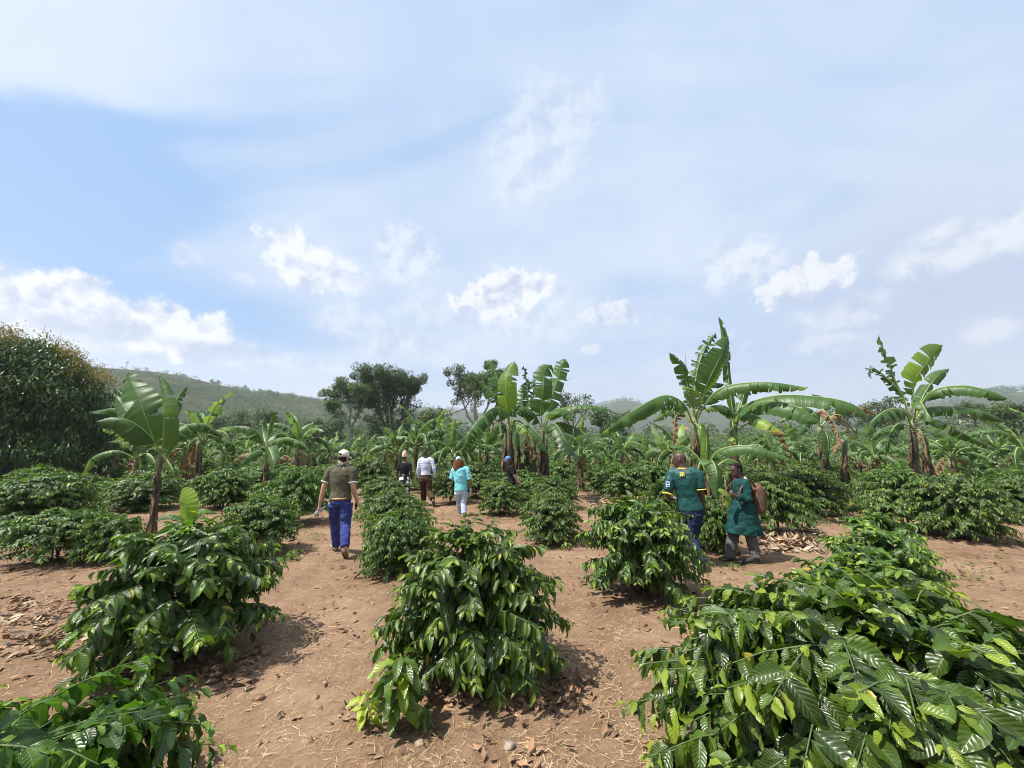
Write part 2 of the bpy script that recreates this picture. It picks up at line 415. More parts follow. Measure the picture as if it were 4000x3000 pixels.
# ---------- leaves ----------
def leaf_mat(name, dark, mid, young, rough=.34, trans=.28, veins=9., vein_bump=.8, spec=.5):
    m, t = new_mat(name)
    at = t.n('ShaderNodeAttribute', attribute_name='tone')
    uv = t.n('ShaderNodeUVMap'); sp = t.n('ShaderNodeSeparateXYZ'); t.set(sp.inputs[0], uv.outputs[0])
    lat = t.math('ABSOLUTE', t.math('SUBTRACT', sp.outputs[0], .5))
    c = t.ramp(at.outputs['Fac'], [(.0, dark), (.5, mid), (.80, tuple(q * 1.45 for q in mid[:3]) + (1,)), (.95, young), (1.0, (.34, .29, .03, 1))])
    oi = t.n('ShaderNodeObjectInfo')
    hsv = t.n('ShaderNodeHueSaturation', i_Color=c); t.set(hsv.inputs['Value'], t.math('ADD', t.math('MULTIPLY', oi.outputs['Random'], .35), .85))
    t.set(hsv.inputs['Hue'], t.math('ADD', t.math('MULTIPLY', oi.outputs['Random'], .02), .49)); t.set(hsv.inputs['Saturation'], 1.0); t.set(hsv.inputs['Fac'], 1.0)
    c = hsv.outputs[0]
    g = t.n('ShaderNodeNewGeometry')
    ph = t.math('SUBTRACT', t.math('MULTIPLY', sp.outputs[1], veins), t.math('MULTIPLY', lat, 3.6))
    wv = t.math('ABSOLUTE', t.math('SINE', t.math('MULTIPLY', ph, math.pi)))
    rib = t.sm(lat, .0, .035, 1, 0)
    c = t.mix(t.math('MULTIPLY', rib, .5), c, (.16, .25, .07, 1))
    c = t.mix(t.sm(wv, .0, .16, .12, 0), c, (.12, .2, .05, 1))
    back = t.mix(.5, c, (.10, .15, .06, 1))
    c2 = t.mix(g.outputs['Backfacing'], c, back)
    b = t.n('ShaderNodeBsdfPrincipled', i_Base_Color=c2); t.set(b.inputs['Roughness'], t.mix(g.outputs['Backfacing'], rough, .6, 'FLOAT'))
    b.inputs['Specular IOR Level'].default_value = spec
    h = t.math('SUBTRACT', wv, t.math('MULTIPLY', rib, 1.2))
    bp = t.n('ShaderNodeBump', i_Height=h, i_Strength=vein_bump, i_Distance=.006); t.set(b.inputs['Normal'], bp.outputs[0])
    tr = t.n('ShaderNodeBsdfTranslucent'); tc_ = t.mix(1.0, c, (3.0, 3.4, 1.2, 1), blend='MULTIPLY'); t.set(tr.inputs[0], tc_); 
    ms = t.n('ShaderNodeMixShader'); ms.inputs[0].default_value = trans; t.set(ms.inputs[1], b.outputs[0]); t.set(ms.inputs[2], tr.outputs[0])
    o = t.n('ShaderNodeOutputMaterial'); t.set(o.inputs[0], ms)
    return m
M_LEAF = leaf_mat('coffee_leaf', (.016, .035, .004, 1), (.050, .100, .008, 1), (.20, .28, .022, 1), rough=.35, trans=.21, veins=9., vein_bump=.3, spec=.55)
M_BARK = simple_mat('bark', (.14, .105, .075), .9, .3, 30, .5)
M_TWIG = simple_mat('green_twig', (.09, .13, .045), .7, .25, 30, .3)

def leaves_np(base, D, N, L, wid, curv, tone, nl=6, nw=2, wavy=.0, rng=None, fold=.22, prof=None):
    """vectorised leaves. base,D,N (n,3), L,curv,tone (n,). returns V,F,uv,tone"""
    n = len(base); nl = max(nl, 2)
    D = D / np.linalg.norm(D, axis=1, keepdims=True)
    S = np.cross(N, D); S /= np.maximum(np.linalg.norm(S, axis=1, keepdims=True), 1e-6)
    N = np.cross(D, S)
    s = np.linspace(0, 1, nl + 1)
    w = np.sin(np.pi * np.clip(s, 0, 1) ** .85) ** .85 * (1 - .35 * s ** 6)
    w[0] = .03; w[-1] = 0.02
    if prof is not None: w = prof(s)
    u = np.linspace(-1, 1, nw + 1)
    cv = curv[:, None] * s[None, :]
    ds = 1.0 / nl
    ca, sa = np.cos(cv), np.sin(cv)
    X = np.concatenate([np.zeros((n, 1)), np.cumsum((ca[:, 1:] + ca[:, :-1]) / 2, 1) * ds], 1)
    Z = -np.concatenate([np.zeros((n, 1)), np.cumsum((sa[:, 1:] + sa[:, :-1]) / 2, 1) * ds], 1)
    lat = u[None, None, :] * (w[None, :, None] * wid[:, None, None] * .5)
    up = np.abs(u)[None, None, :] * (w[None, :, None] * wid[:, None, None]) * fold
    if wavy > 0 and rng is not None:
        up = up + np.abs(u)[None, None, :] ** 1.5 * wavy * wid[:, None, None] * np.sin(s[None, :, None] * 19 + rng.uniform(0, 6, (n, 1, 1)) + u[None, None, :] * 1.5) * (w[None, :, None] > .1)
    PX = X[:, :, None] + sa[:, :, None] * up
    PZ = Z[:, :, None] + ca[:, :, None] * up
    V = base[:, None, None, :] + L[:, None, None, None] * (PX[..., None] * D[:, None, None, :] + (lat * np.ones_like(PX))[..., None] * S[:, None, None, :] + PZ[..., None] * N[:, None, None, :])
    m = (nl + 1) * (nw + 1)
    V = V.reshape(-1, 3)
    a, b = np.meshgrid(np.arange(nl), np.arange(nw), indexing='ij')
    q = np.stack([a * (nw + 1) + b, (a + 1) * (nw + 1) + b, (a + 1) * (nw + 1) + b + 1, a * (nw + 1) + b + 1], -1).reshape(-1, 4)
    F = (q[None] + (np.arange(n) * m)[:, None, None]).reshape(-1, 4)
    UU, SS = np.meshgrid(u * .5 + .5, s); uv = np.tile(np.stack([UU, SS], -1).reshape(-1, 2), (n, 1))
    return V, F, uv, np.repeat(tone, m)

def coffee_meshes(Rd, H, nb, leafL, nl, nw, seed, step=.055, ragged=.12, low=.1, squash=1.0, young=.06, stems=4, wr=(.34, .44)):
    rng = np.random.default_rng(seed)
    mb = MB()
    st = [(rng.uniform(-.12, .12) * Rd, rng.uniform(-.12, .12) * Rd, rng.uniform(-.25, .25) * Rd, rng.uniform(-.25, .25) * Rd) for _ in range(stems)]
    for (bx, by, tx, ty) in st:
        pts = [(bx, by, -.06), (bx * .9 + tx * .25, by * .9 + ty * .25, H * .3), (tx * .7, ty * .7, H * .6), (tx, ty, H * .86)]
        mb.tube(pts, [.022, .018, .013, .006], 6)
    B, D, N, L, C, T, Wd = [], [], [], [], [], [], []
    for k in range(nb):
        q = rng.uniform(0, 1)
        zr = low + (1 - low) * (1 - (1 - q) ** 1.25) if q < .75 else rng.uniform(.72, 1.0)
        a = rng.uniform(0, 2 * math.pi)
        re = Rd * (1 - max(0, (zr - .25) / .78) ** 2.3) ** .5 if zr < 1.02 else .1
        if zr < .25: re = Rd * (.78 + .22 * zr / .25)
        re = re * rng.uniform(.80, 1.0 + ragged) if zr < .85 else Rd * rng.uniform(.0, .55)
        ze = H * zr * (1 + rng.uniform(-ragged, ragged) * .6)
        if zr > .85: ze = H * (1 - .35 * (re / Rd) ** 2) * rng.uniform(.86, 1.05)
        s0 = st[rng.integers(len(st))]
        z0 = np.clip(ze * rng.uniform(.55, .85) + .10 * H, .12 * H, .82 * H)
        f = z0 / (H * .86)
        p0 = np.array([s0[0] * (1 - f) + s0[2] * f, s0[1] * (1 - f) + s0[3] * f, z0])
        p2 = np.array([re * math.cos(a), re * math.sin(a) * squash, max(.05, ze)])
        ln = np.linalg.norm(p2 - p0)
        p1 = (p0 + p2) / 2 + np.array([0, 0, ln * rng.uniform(.12, .32)])
        nst = max(4, int(ln / step))
        tt = np.linspace(0, 1, 6)[:, None]
        bz = (1 - tt) ** 2 * p0 + 2 * tt * (1 - tt) * p1 + tt ** 2 * p2
        mb.tube([tuple(x) for x in bz], [.0065, .0055, .0048, .004, .0033, .002], 4, tone=.4, mi=1, caps=False)
        side = 1
        for m_ in range(nst + 1):
            tq = .25 + .75 * m_ / nst
            p = (1 - tq) ** 2 * p0 + 2 * tq * (1 - tq) * p1 + tq ** 2 * p2
            d = 2 * (1 - tq) * (p1 - p0) + 2 * tq * (p2 - p1); d /= np.linalg.norm(d)
            lat = np.cross([0, 0, 1.], d); lat /= max(1e-6, np.linalg.norm(lat))
            for sgn in (1, -1):
                if rng.uniform() < .12: continue
                tip = m_ >= nst - 1
                droop = rng.uniform(.35, 1.15) * (1 if zr < .8 else .55)
                if tip: droop *= .35
                dd = d * rng.uniform(.3, .9) + lat * sgn * rng.uniform(.35, .95) - np.array([0, 0, droop]) + rng.normal(0, .24, 3)
                nrm = np.array([0, 0, 1.]) + d * .5 + rng.normal(0, .42, 3)
                B.append(p + lat * sgn * .006); D.append(dd); N.append(nrm)
                L.append(leafL * rng.uniform(.55, 1.15) * (.55 if tip else 1)); Wd.append(rng.uniform(*wr))
                C.append(rng.uniform(.2, 1.1)); 
                T.append(1.0 if rng.uniform() < .003 else rng.uniform(.84, .96) if (tip and rng.uniform() < .5 + young) or rng.uniform() < young * .4 else rng.uniform(0, .78))
    # a few leaf pairs standing straight on the stem tips
    for (bx, by, tx, ty) in st:
        for k in range(6):
            a = k * 2.4; B.append(np.array([tx, ty, H * .86 + k * .012])); D.append(np.array([math.cos(a), math.sin(a), .5])); N.append(np.array([-.3 * math.cos(a), -.3 * math.sin(a), 1.]))
            L.append(leafL * .7); Wd.append(.38); C.append(.7); T.append(rng.uniform(.5, .95))
    V, F, uv, T2 = leaves_np(np.array(B), np.array(D), np.array(N), np.array(L), np.array(Wd), np.array(C), np.array(T), nl, nw, .10 if nl > 5 else 0, rng)
    fol = mesh_np('foliage', V, F, [M_LEAF], None, uv, T2)
    stm = mb.mesh('branches', [M_BARK, M_TWIG])
    return fol, stm
def put_bush(x, y, fol, stm, sc=(1, 1, 1), rz=0., label='', group=None, name='coffee_bush', cat='coffee bush'):
    o = empty(name, (x, y, TZ(x, y) - .01), rz); o.scale = sc
    link('foliage', fol, o)
    if stm is not None: link('branches', stm, o)
    return tag(o, label, cat, group)
# ---------- coffee bushes surveyed one by one ----------
GRP = 'coffee bushes in rows across the bare earth'
# (centre px, foot py, half-width px, top py, label)
NEAR = [
 (1850, 2640, 355, 2015, 'broad coffee bush in the middle of the front row with a seedling at its foot', 11),
 (705, 2565, 330, 2005, 'wide coffee bush with drooping lower branches in front of the thin banana plant', 12),
 (2510, 2325, 232, 1925, 'coffee bush hiding the legs of the man in the green football jersey', 13),
]
def spot(px, py, hw, top):
    x, y = G(px, py)
    u, dy, dz = ray(px, py)
    rad = hw / 1500.0 * y / dy
    z = P(px, top, y).z
    return x, y, rad, z
for k, (px, py, hw, top, lab, sd_) in enumerate(NEAR):
    x, y, rad, z = spot(px, py, hw, top)
    f, s_ = coffee_meshes(rad * .93, z * .97, 180 if k < 2 else 160, .150, 6, 4, sd_, .045, ragged=.24, squash=.82 if k == 0 else 1.)
    put_bush(x, y, f, s_, label=lab, group=GRP)
print('NEAR0', spot(*NEAR[0][:4]), spot(*NEAR[1][:4]), spot(*NEAR[2][:4]))
# the bushes right beside the camera
BESIDE = [
 ((1.72, 2.0), 1.08, 1.16, 330, .142, 21, 'large glossy coffee bush closest to the viewer with big shining leaves', .16),
 ((2.92, 3.4), .64, 1.0, 130, .15, 22, 'coffee bush directly behind the large glossy one, full of young tips', .10),
 ((-2.2, 1.82), .82, .72, 80, .17, 23, 'sparse coffee bush cut by the lower corner, with dark spreading twigs', .10),
 ((4.25, 4.75), .60, .93, 110, .14, 24, 'coffee bush third in the row starting at the large glossy one', .08),
 ((5.6, 6.15), .58, .86, 100, .14, 25, 'low coffee bush at the far end of the row of the large glossy one', .08),
]
for (xy, rad, h, nb, ll, sd_, lab, yg) in BESIDE:
    f, s_ = coffee_meshes(rad, h, nb, ll, 8 if nb > 120 or xy[0] < 0 else 5, 4, sd_, .058, young=yg, wr=(.40, .52) if sd_ in (21, 23) else (.36, .46))
    put_bush(xy[0], xy[1], f, s_, label=lab, group=GRP)
# middle distance: six growth forms, each copied with its own turn and size
FORMS = [coffee_meshes(1.0, 1.2, [250, 210, 270, 190, 240][k], .122, 3, 2, 40 + k, .045, ragged=[.12, .26, .16, .3, .2][k], low=[.1, .22, .06, .16, .1][k], stems=[4, 3, 5, 3, 4][k], young=[.05, .12, .03, .08, .15][k]) for k in range(5)]
MID = [
 (90, 2030, 130, 1872, 'pale topped coffee bush cut by the frame edge before the dark mango tree'),
 (300, 1985, 125, 1850, 'dark coffee bush in the shade in front of the mango tree'),
 (560, 1990, 160, 1852, 'coffee bush behind the stem of the thin banana plant'),
 (200, 2195, 190, 1990, 'sprawling coffee bush over a bare patch beside the frame edge'),
 (420, 2190, 120, 2000, 'small coffee bush tucked between the sprawling one and the wide front one'),
 (1000, 2160, 175, 1935, 'coffee bush touching the wide front one on the path side'),
 (1150, 2045, 140, 1825, 'tall rounded coffee bush beside the path of the man in the olive polo shirt'),
 (860, 1985, 130, 1830, 'coffee bush with a clear dark stem behind the yellow green banana sucker'),
 (1230, 1875, 90, 1772, 'small coffee bush just beyond the elbow of the man in the olive polo shirt'),
 (1450, 1930, 95, 1785, 'coffee bush between the white capped man and the woman in the pink hat'),
 (1500, 2010, 110, 1862, 'coffee bush below the polka dot skirt of the woman in the pink hat'),
 (1540, 2080, 150, 1908, 'coffee bush beside the path next to the phone hand of the white capped man'),
 (1560, 2230, 180, 1985, 'coffee bush joined to the back of the broad front row bush'),
 (1760, 1965, 90, 1830, 'coffee bush between the striped shirt man and the woman in turquoise'),
 (1960, 2010, 100, 1877, 'coffee bush hiding the legs of the woman in the blue cap'),
 (2150, 2120, 145, 1925, 'airy coffee bush with visible twigs below, standing alone on bare earth'),
 (2170, 1985, 105, 1858, 'round coffee bush behind the airy one with visible twigs'),
 (2060, 1935, 75, 1802, 'coffee bush right behind the woman in the blue cap'),
 (2250, 1895, 65, 1806, 'narrow coffee bush before the torn banana leaves at the end of the bare strip'),
 (2385, 1905, 90, 1805, 'dense coffee bush behind the litter of pale husks'),
 (2540, 1930, 110, 1800, 'dense coffee bush beside the elbow of the green jersey man'),
 (2590, 2050, 90, 1880, 'coffee bush half hidden by the elbow of the green jersey man'),
 (2780, 2150, 115, 1935, 'coffee bush between the two men in green'),
 (3030, 2085, 150, 1855, 'leafy coffee bush right behind the wicker backpack'),
 (3180, 2010, 130, 1830, 'coffee bush at the bend of the bare track behind the wicker backpack'),
 (2900, 1965, 110, 1822, 'coffee bush behind the head of the man in the green coat'),
 (3560, 2070, 190, 1835, 'big coffee bush before the ragged banana plant'),
 (3770, 2110, 170, 1850, 'big coffee bush with dry lower leaves beside the bare ground'),
 (3960, 2040, 130, 1858, 'coffee bush cut by the frame edge beyond the big dry leaved one'),
 (3350, 1870, 75, 1785, 'small coffee bush where the bare track narrows'),
]
rng = np.random.default_rng(5)
placed = [G(n[0], n[1]) for n in NEAR] + [b[0] for b in BESIDE]
for k, (px, py, hw, top, lab) in enumerate(MID):
    x, y, rad, z = spot(px, py, hw, top)
    f, s_ = FORMS[k % 5]
    rad = min(rad, 1.3) * .90
    put_bush(x, y, f, s_, (rad, rad, z / 1.2), rng.uniform(0, 6.28), lab, GRP)
    placed.append((x, y))
# ---------- banana plants ----------
def banana_mat(name, dark, mid, young, trans):
    m, t = new_mat(name)
    at = t.n('ShaderNodeAttribute', attribute_name='tone')     # 0..1 leaf age, above 1.5 dried
    uv = t.n('ShaderNodeUVMap'); sp = t.n('ShaderNodeSeparateXYZ'); t.set(sp.inputs[0], uv.outputs[0])
    st = t.n('ShaderNodeCombineXYZ'); t.set(st.inputs[0], t.math('MULTIPLY', sp.outputs[0], .6)); t.set(st.inputs[1], t.math('MULTIPLY', sp.outputs[1], 46))
    stripe = t.noise(st.outputs[0], 1.5, 3, .6)
    tone = t.math('MINIMUM', at.outputs['Fac'], 1.0)
    c = t.ramp(t.math('ADD', tone, t.math('MULTIPLY', t.math('SUBTRACT', stripe, .5), .3)), [(0, dark), (.5, mid), (.8, mid), (1, young)])
    g = t.n('ShaderNodeNewGeometry')
    c = t.mix(t.math('MULTIPLY', g.outputs['Backfacing'], .45), c, (.16, .22, .12, 1))
    nz = t.noise(g.outputs['Position'], 7, 4, .6)
    dry = t.sm(t.math('ADD', at.outputs['Fac'], t.math('MULTIPLY', t.math('SUBTRACT', nz, .5), 1.1)), 1.38, 1.62)
    yel = t.sm(t.math('ADD', at.outputs['Fac'], t.math('MULTIPLY', t.math('SUBTRACT', nz, .5), 1.1)), 1.30, 1.44)
    dc = t.ramp(t.noise(g.outputs['Position'], 16, 4), [(.35, (.10, .055, .028, 1)), (.7, (.36, .24, .14, 1))])
    c = t.mix(yel, c, (.38, .32, .04, 1)); c = t.mix(dry, c, dc)
    b = t.n('ShaderNodeBsdfPrincipled', i_Base_Color=c); t.set(b.inputs['Roughness'], t.mix(dry, .42, .9, 'FLOAT')); b.inputs['Specular IOR Level'].default_value = .4
    bp = t.n('ShaderNodeBump', i_Height=stripe, i_Strength=.5, i_Distance=.02); t.set(b.inputs['Normal'], bp.outputs[0])
    tr = t.n('ShaderNodeBsdfTranslucent'); t.set(tr.inputs[0], t.mix(1., c, (2.6, 2.8, 1.1, 1), blend='MULTIPLY'))
    ms = t.n('ShaderNodeMixShader'); t.set(ms.inputs[0], t.mix(dry, trans, .15, 'FLOAT')); t.set(ms.inputs[1], b.outputs[0]); t.set(ms.inputs[2], tr.outputs[0])
    o = t.n('ShaderNodeOutputMaterial'); t.set(o.inputs[0], ms); return m
M_BAN = banana_mat('banana_leaf', (.022, .050, .013, 1), (.056, .116, .027, 1), (.17, .26, .03, 1), .26)
M_RIB = simple_mat('banana_midrib', (.26, .33, .11), .45, .12, 9, .1)
def stem_mat():
    m, t = new_mat('banana_sheath')
    tc = t.n('ShaderNodeTexCoord'); g = t.n('ShaderNodeNewGeometry')
    mp = t.n('ShaderNodeMapping'); t.set(mp.inputs[0], tc.outputs['Object']); mp.inputs['Scale'].default_value = (9, 9, 1.6)
    a = t.noise(mp.outputs[0], 1.6, 6, .7, .4)
    uv = t.n('ShaderNodeUVMap'); sp = t.n('ShaderNodeSeparateXYZ'); t.set(sp.inputs[0], uv.outputs[0])
    brown = t.ramp(a, [(.40, (.014, .010, .008, 1)), (.52, (.06, .034, .02, 1)), (.60, (.24, .12, .04, 1)), (.70, (.30, .24, .15, 1))])
    green = t.ramp(a, [(.4, (.10, .10, .055, 1)), (.62, (.19, .24, .10, 1))])
    c = t.mix(t.sm(t.math('ADD', sp.outputs[1], t.math('MULTIPLY', t.math('SUBTRACT', a, .5), .6)), .70, .95), brown, green)
    b = t.n('ShaderNodeBsdfPrincipled', i_Base_Color=c, i_Roughness=.75)
    bp = t.n('ShaderNodeBump', i_Height=a, i_Strength=.8, i_Distance=.03); t.set(b.inputs['Normal'], bp.outputs[0])
    o = t.n('ShaderNodeOutputMaterial'); t.set(o.inputs[0], b); return m
M_PSEUDO = stem_mat()

def catmull(pts, n):
    P_ = [np.array(p, float) for p in pts]
    P_ = [2 * P_[0] - P_[1]] + P_ + [2 * P_[-1] - P_[-2]]
    seg = len(P_) - 3; out = []
    for q in np.linspace(0, seg, n):
        i = min(int(q), seg - 1); f = q - i
        a, b, c, d = P_[i:i + 4]
        out.append(.5 * (2 * b + (c - a) * f + (2 * a - 5 * b + 4 * c - d) * f * f + (3 * b - a - 3 * c + d) * f ** 3))
    return np.array(out)

def blade(mb, pts, width, hint=(0, 0, 1), fold=35, tears=8, rag=.25, tone=.5, dry=0., pet=.14, rng=None, n=44, m=5, thick=.022, curl=0.):
    """one banana leaf: midrib with two halves, each slit into strips that hang at their own angle"""
    rng = rng or np.random.default_rng(1)
    if tears > 4: tears = int(tears * 1.6); rag = min(.95, rag * 1.3)
    C = catmull(pts, n); s = np.linspace(0, 1, n)
    Tn = np.gradient(C, axis=0); Tn /= np.linalg.norm(Tn, axis=1, keepdims=True)
    h = np.array(hint, float)
    Nn = h - Tn * (Tn @ h)[:, None]; Nn /= np.maximum(np.linalg.norm(Nn, axis=1, keepdims=True), 1e-6)
    for k in range(1, n):     # keep the frame steady where the hint runs along the rib
        if Nn[k] @ Nn[k - 1] < 0: Nn[k] = -Nn[k]
    Sd = np.cross(Tn, Nn)
    q = np.clip((s - pet) / (1 - pet), 0, 1)
    wd = width * .5 * np.minimum(1, (q / .16) ** .55) * np.clip(1 - q ** 3.4, 0, 1) ** .62
    wd[q <= 0] = 0
    mb.tube([tuple(x) for x in C], [max(.004, thick * (1 - .85 * k) * (1.15 if k < pet else 1)) for k in s], 6, tone, 1)
    i0 = int(np.argmax(q > 0))
    for side in (1, -1):
        cuts = sorted(set([i0, n - 1] + [int(x) for x in rng.uniform(i0 + 1, n - 2, tears)]))
        for a, b in zip(cuts[:-1], cuts[1:]):
            idx = np.arange(a, b + 1); L_ = len(idx)
            f0 = math.radians(fold * rng.uniform(1 - rag, 1 + rag) + rng.uniform(-1, 1) * 22 * rag)
            lag = rng.uniform(-.5, 1) * rag * .35
            cut = rng.uniform(1 - rag * .5, 1); sj = rng.uniform(-.16, .12) if tears > 1 and dry < 2 else 0
            V, UV = [], []; tn = []
            for jj in range(m + 1):
                v = jj / m
                phi = f0 * (.45 + 1.0 * v) + curl * v * v
                # distance out along the strip
                r = wd[idx] * v * cut
                # strips narrow towards the rim where the leaf is slit
                mid = (idx - (a + b) / 2.0); shrink = 1 - v * (.10 + .35 * rag) * (1 if tears > 1 else 0)
                pos = (a + b) / 2.0 + mid * (shrink if L_ > 2 else 1)
                c = np.stack([np.interp(pos, np.arange(n), C[:, d]) for d in range(3)], 1)
                rip = .012 * np.sin(idx * 1.9 + side) * v * (width / .6)
                vv = c + Sd[idx] * side * (r * math.cos(phi))[:, None] - Nn[idx] * (r * math.sin(phi))[:, None] + Tn[idx] * (r * (lag + .10))[:, None] + Nn[idx] * (rip + .008)[:, None]
                V.append(vv); UV.append(np.stack([np.full(L_, .5 + side * v * .5), s[idx]], 1))
                tn.append(np.full(L_, tone + sj) + dry * (np.clip(q[idx] - .55, 0, 1) * 1.6 + v * .35) + (1.0 if dry >= 2 else 0))
            V = np.concatenate(V); UV = np.concatenate(UV); tn = np.concatenate(tn)
            F = []
            for jj in range(m):
                for k in range(L_ - 1):
                    f = (jj * L_ + k, jj * L_ + k + 1, (jj + 1) * L_ + k + 1, (jj + 1) * L_ + k)
                    F.append(f if side < 0 else f[::-1])
            mb.add(V, F, UV, tn, 0)

def pseudostem(mb, base, top, r0, r1, seed=0, bend=.0):
    rng = np.random.default_rng(seed)
    b, t_ = np.array(base, float), np.array(top, float)
    pts, rad = [], []
    for k in range(15):
        f = k / 14
        p = b + (t_ - b) * f + np.array([bend * math.sin(f * math.pi), 0, 0]) + rng.normal(0, .006, 3)
        pts.append(tuple(p)); rad.append((r0 * (1 - f) + r1 * f) * (1.25 - .25 * min(1, f * 6)) * rng.uniform(.93, 1.07))
    mb.tube(pts, rad, 12)
    # loose dried sheaths
    for k in range(7):
        f = rng.uniform(.12, .8); a = rng.uniform(0, 6.28); p = b + (t_ - b) * f; r = r0 * (1 - f) + r1 * f
        o = np.array([math.cos(a), math.sin(a), 0]); s_ = np.array([-math.sin(a), math.cos(a), 0]); l = rng.uniform(.2, .5)
        V = [p + o * (r + .004) - s_ * r * .7, p + o * (r + .004) + s_ * r * .7, p + o * (r + .07) + s_ * r * .5 - np.array([0, 0, l]), p + o * (r + .05) - s_ * r * .6 - np.array([0, 0, l * .9])]
        mb.add(V, [(0, 1, 2, 3)], [(0, f), (1, f), (1, f - .1), (0, f - .1)])

def survey_banana(name, label, cat, y0, foot, crown, r0, r1, leaves, group='banana plants among the coffee', seed=1, stems=()):
    """a banana plant measured from where it stands; every leaf is a part"""
    base = P(foot[0], 1900, y0); base.z = TZ(base.x, y0) - .05
    root = empty(name, tuple(base)); tag(root, label, cat, group)
    loc = np.array(base)
    rng = np.random.default_rng(seed)
    tp = np.array(P(crown[0], crown[1], y0)) - loc
    mb = MB(); pseudostem(mb, (0, 0, 0), tp, r0, r1, seed); mb.build('pseudostem', [M_PSEUDO], root)
    for (fx, fy, cx_, cy_, dy) in stems:
        b2 = np.array(P(fx, 1900, y0 + dy)); b2[2] = base.z; t2 = np.array(P(cx_, cy_, y0 + dy)) - loc
        mb = MB(); pseudostem(mb, b2 - loc, t2, r0 * .85, r1 * .9, seed + 7); mb.build('pseudostem', [M_PSEUDO], root)
    for lf in leaves:
        pts = [np.array(P(px, py, y0 + dy)) - loc for (px, py, dy) in lf['p']]
        mb = MB()
        blade(mb, pts, lf.get('w', .6), lf.get('h', (0, -.15, 1)), lf.get('f', 35), lf.get('t', 8), lf.get('r', .3), lf.get('c', .5), lf.get('d', 0.), lf.get('pet', .14), rng, curl=lf.get('curl', 0))
        mb.build('leaf', [M_BAN, M_RIB], root)
    return root
CAMV = (0.15, -1, .25)
survey_banana('banana_plant', 'thin young banana plant with a bare brown stem and broad clean leaves', 'banana plant', 8.3, (624, 0), (628, 1762), .074, .044, [
 dict(p=[(622, 1765, 0), (600, 1715, -.1), (555, 1590, -.25), (497, 1458, -.1)], w=.92, h=(.1, -1, .35), f=12, t=3, r=.35, c=.5),
 dict(p=[(634, 1765, 0), (640, 1715, -.3), (640, 1600, -.45), (622, 1462, -.35)], w=.56, h=(-.5, -1, .1), f=34, t=2, r=.2, c=.78),
 dict(p=[(620, 1765, 0), (590, 1712, -.2), (520, 1652, -.5), (440, 1632, -.7), (376, 1648, -.8)], w=.66, f=58, t=2, r=.12, c=.35),
 dict(p=[(636, 1765, 0), (665, 1705, .1), (730, 1662, .3), (800, 1658, .5), (878, 1706, .6)], w=.62, f=58, t=9, r=.3, c=.4),
 dict(p=[(620, 1760, .05), (560, 1690, .5), (490, 1600, .7), (452, 1545, .8)], w=.5, h=(0, -1, .6), f=20, t=4, r=.3, c=.45),
 dict(p=[(620, 1760, .1), (540, 1640, 1.0), (480, 1545, 1.2), (436, 1500, 1.3)], w=.4, h=(0, -.4, 1), f=50, t=16, r=.6, c=.2),
 dict(p=[(636, 1760, .1), (660, 1640, .7), (700, 1545, .9), (732, 1510, 1.0)], w=.32, h=(.3, -1, .5), f=40, t=3, r=.4, c=.6),
 dict(p=[(620, 1765, .0), (560, 1700, .9), (470, 1600, 1.6), (350, 1610, 2.0)], w=.5, f=45, t=6, r=.3, c=.3),
 dict(p=[(632, 1775, 0), (655, 1800, -.05), (675, 1835, -.1), (684, 1870, -.1)], w=.10, f=40, t=1, r=.2, c=.85),
])
survey_banana('banana_sucker', 'glowing yellow green banana sucker leaf rising behind the wide front bush', 'banana plant', 7.3, (728, 0), (730, 2040), .05, .03, [
 dict(p=[(730, 2050, 0), (730, 2020, 0), (729, 1960, -.05), (718, 1905, .0)], w=.50, h=(-.2, -1, .2), f=10, t=0, r=.1, c=1.0, pet=.05),
 dict(p=[(735, 2045, 0), (760, 2010, .1), (800, 1990, .2), (850, 2005, .3)], w=.26, f=25, t=1, r=.1, c=.5),
 dict(p=[(722, 2045, 0), (700, 2020, -.2), (655, 2010, -.3), (610, 2035, -.3)], w=.24, f=25, t=1, r=.1, c=.6),
], seed=3)
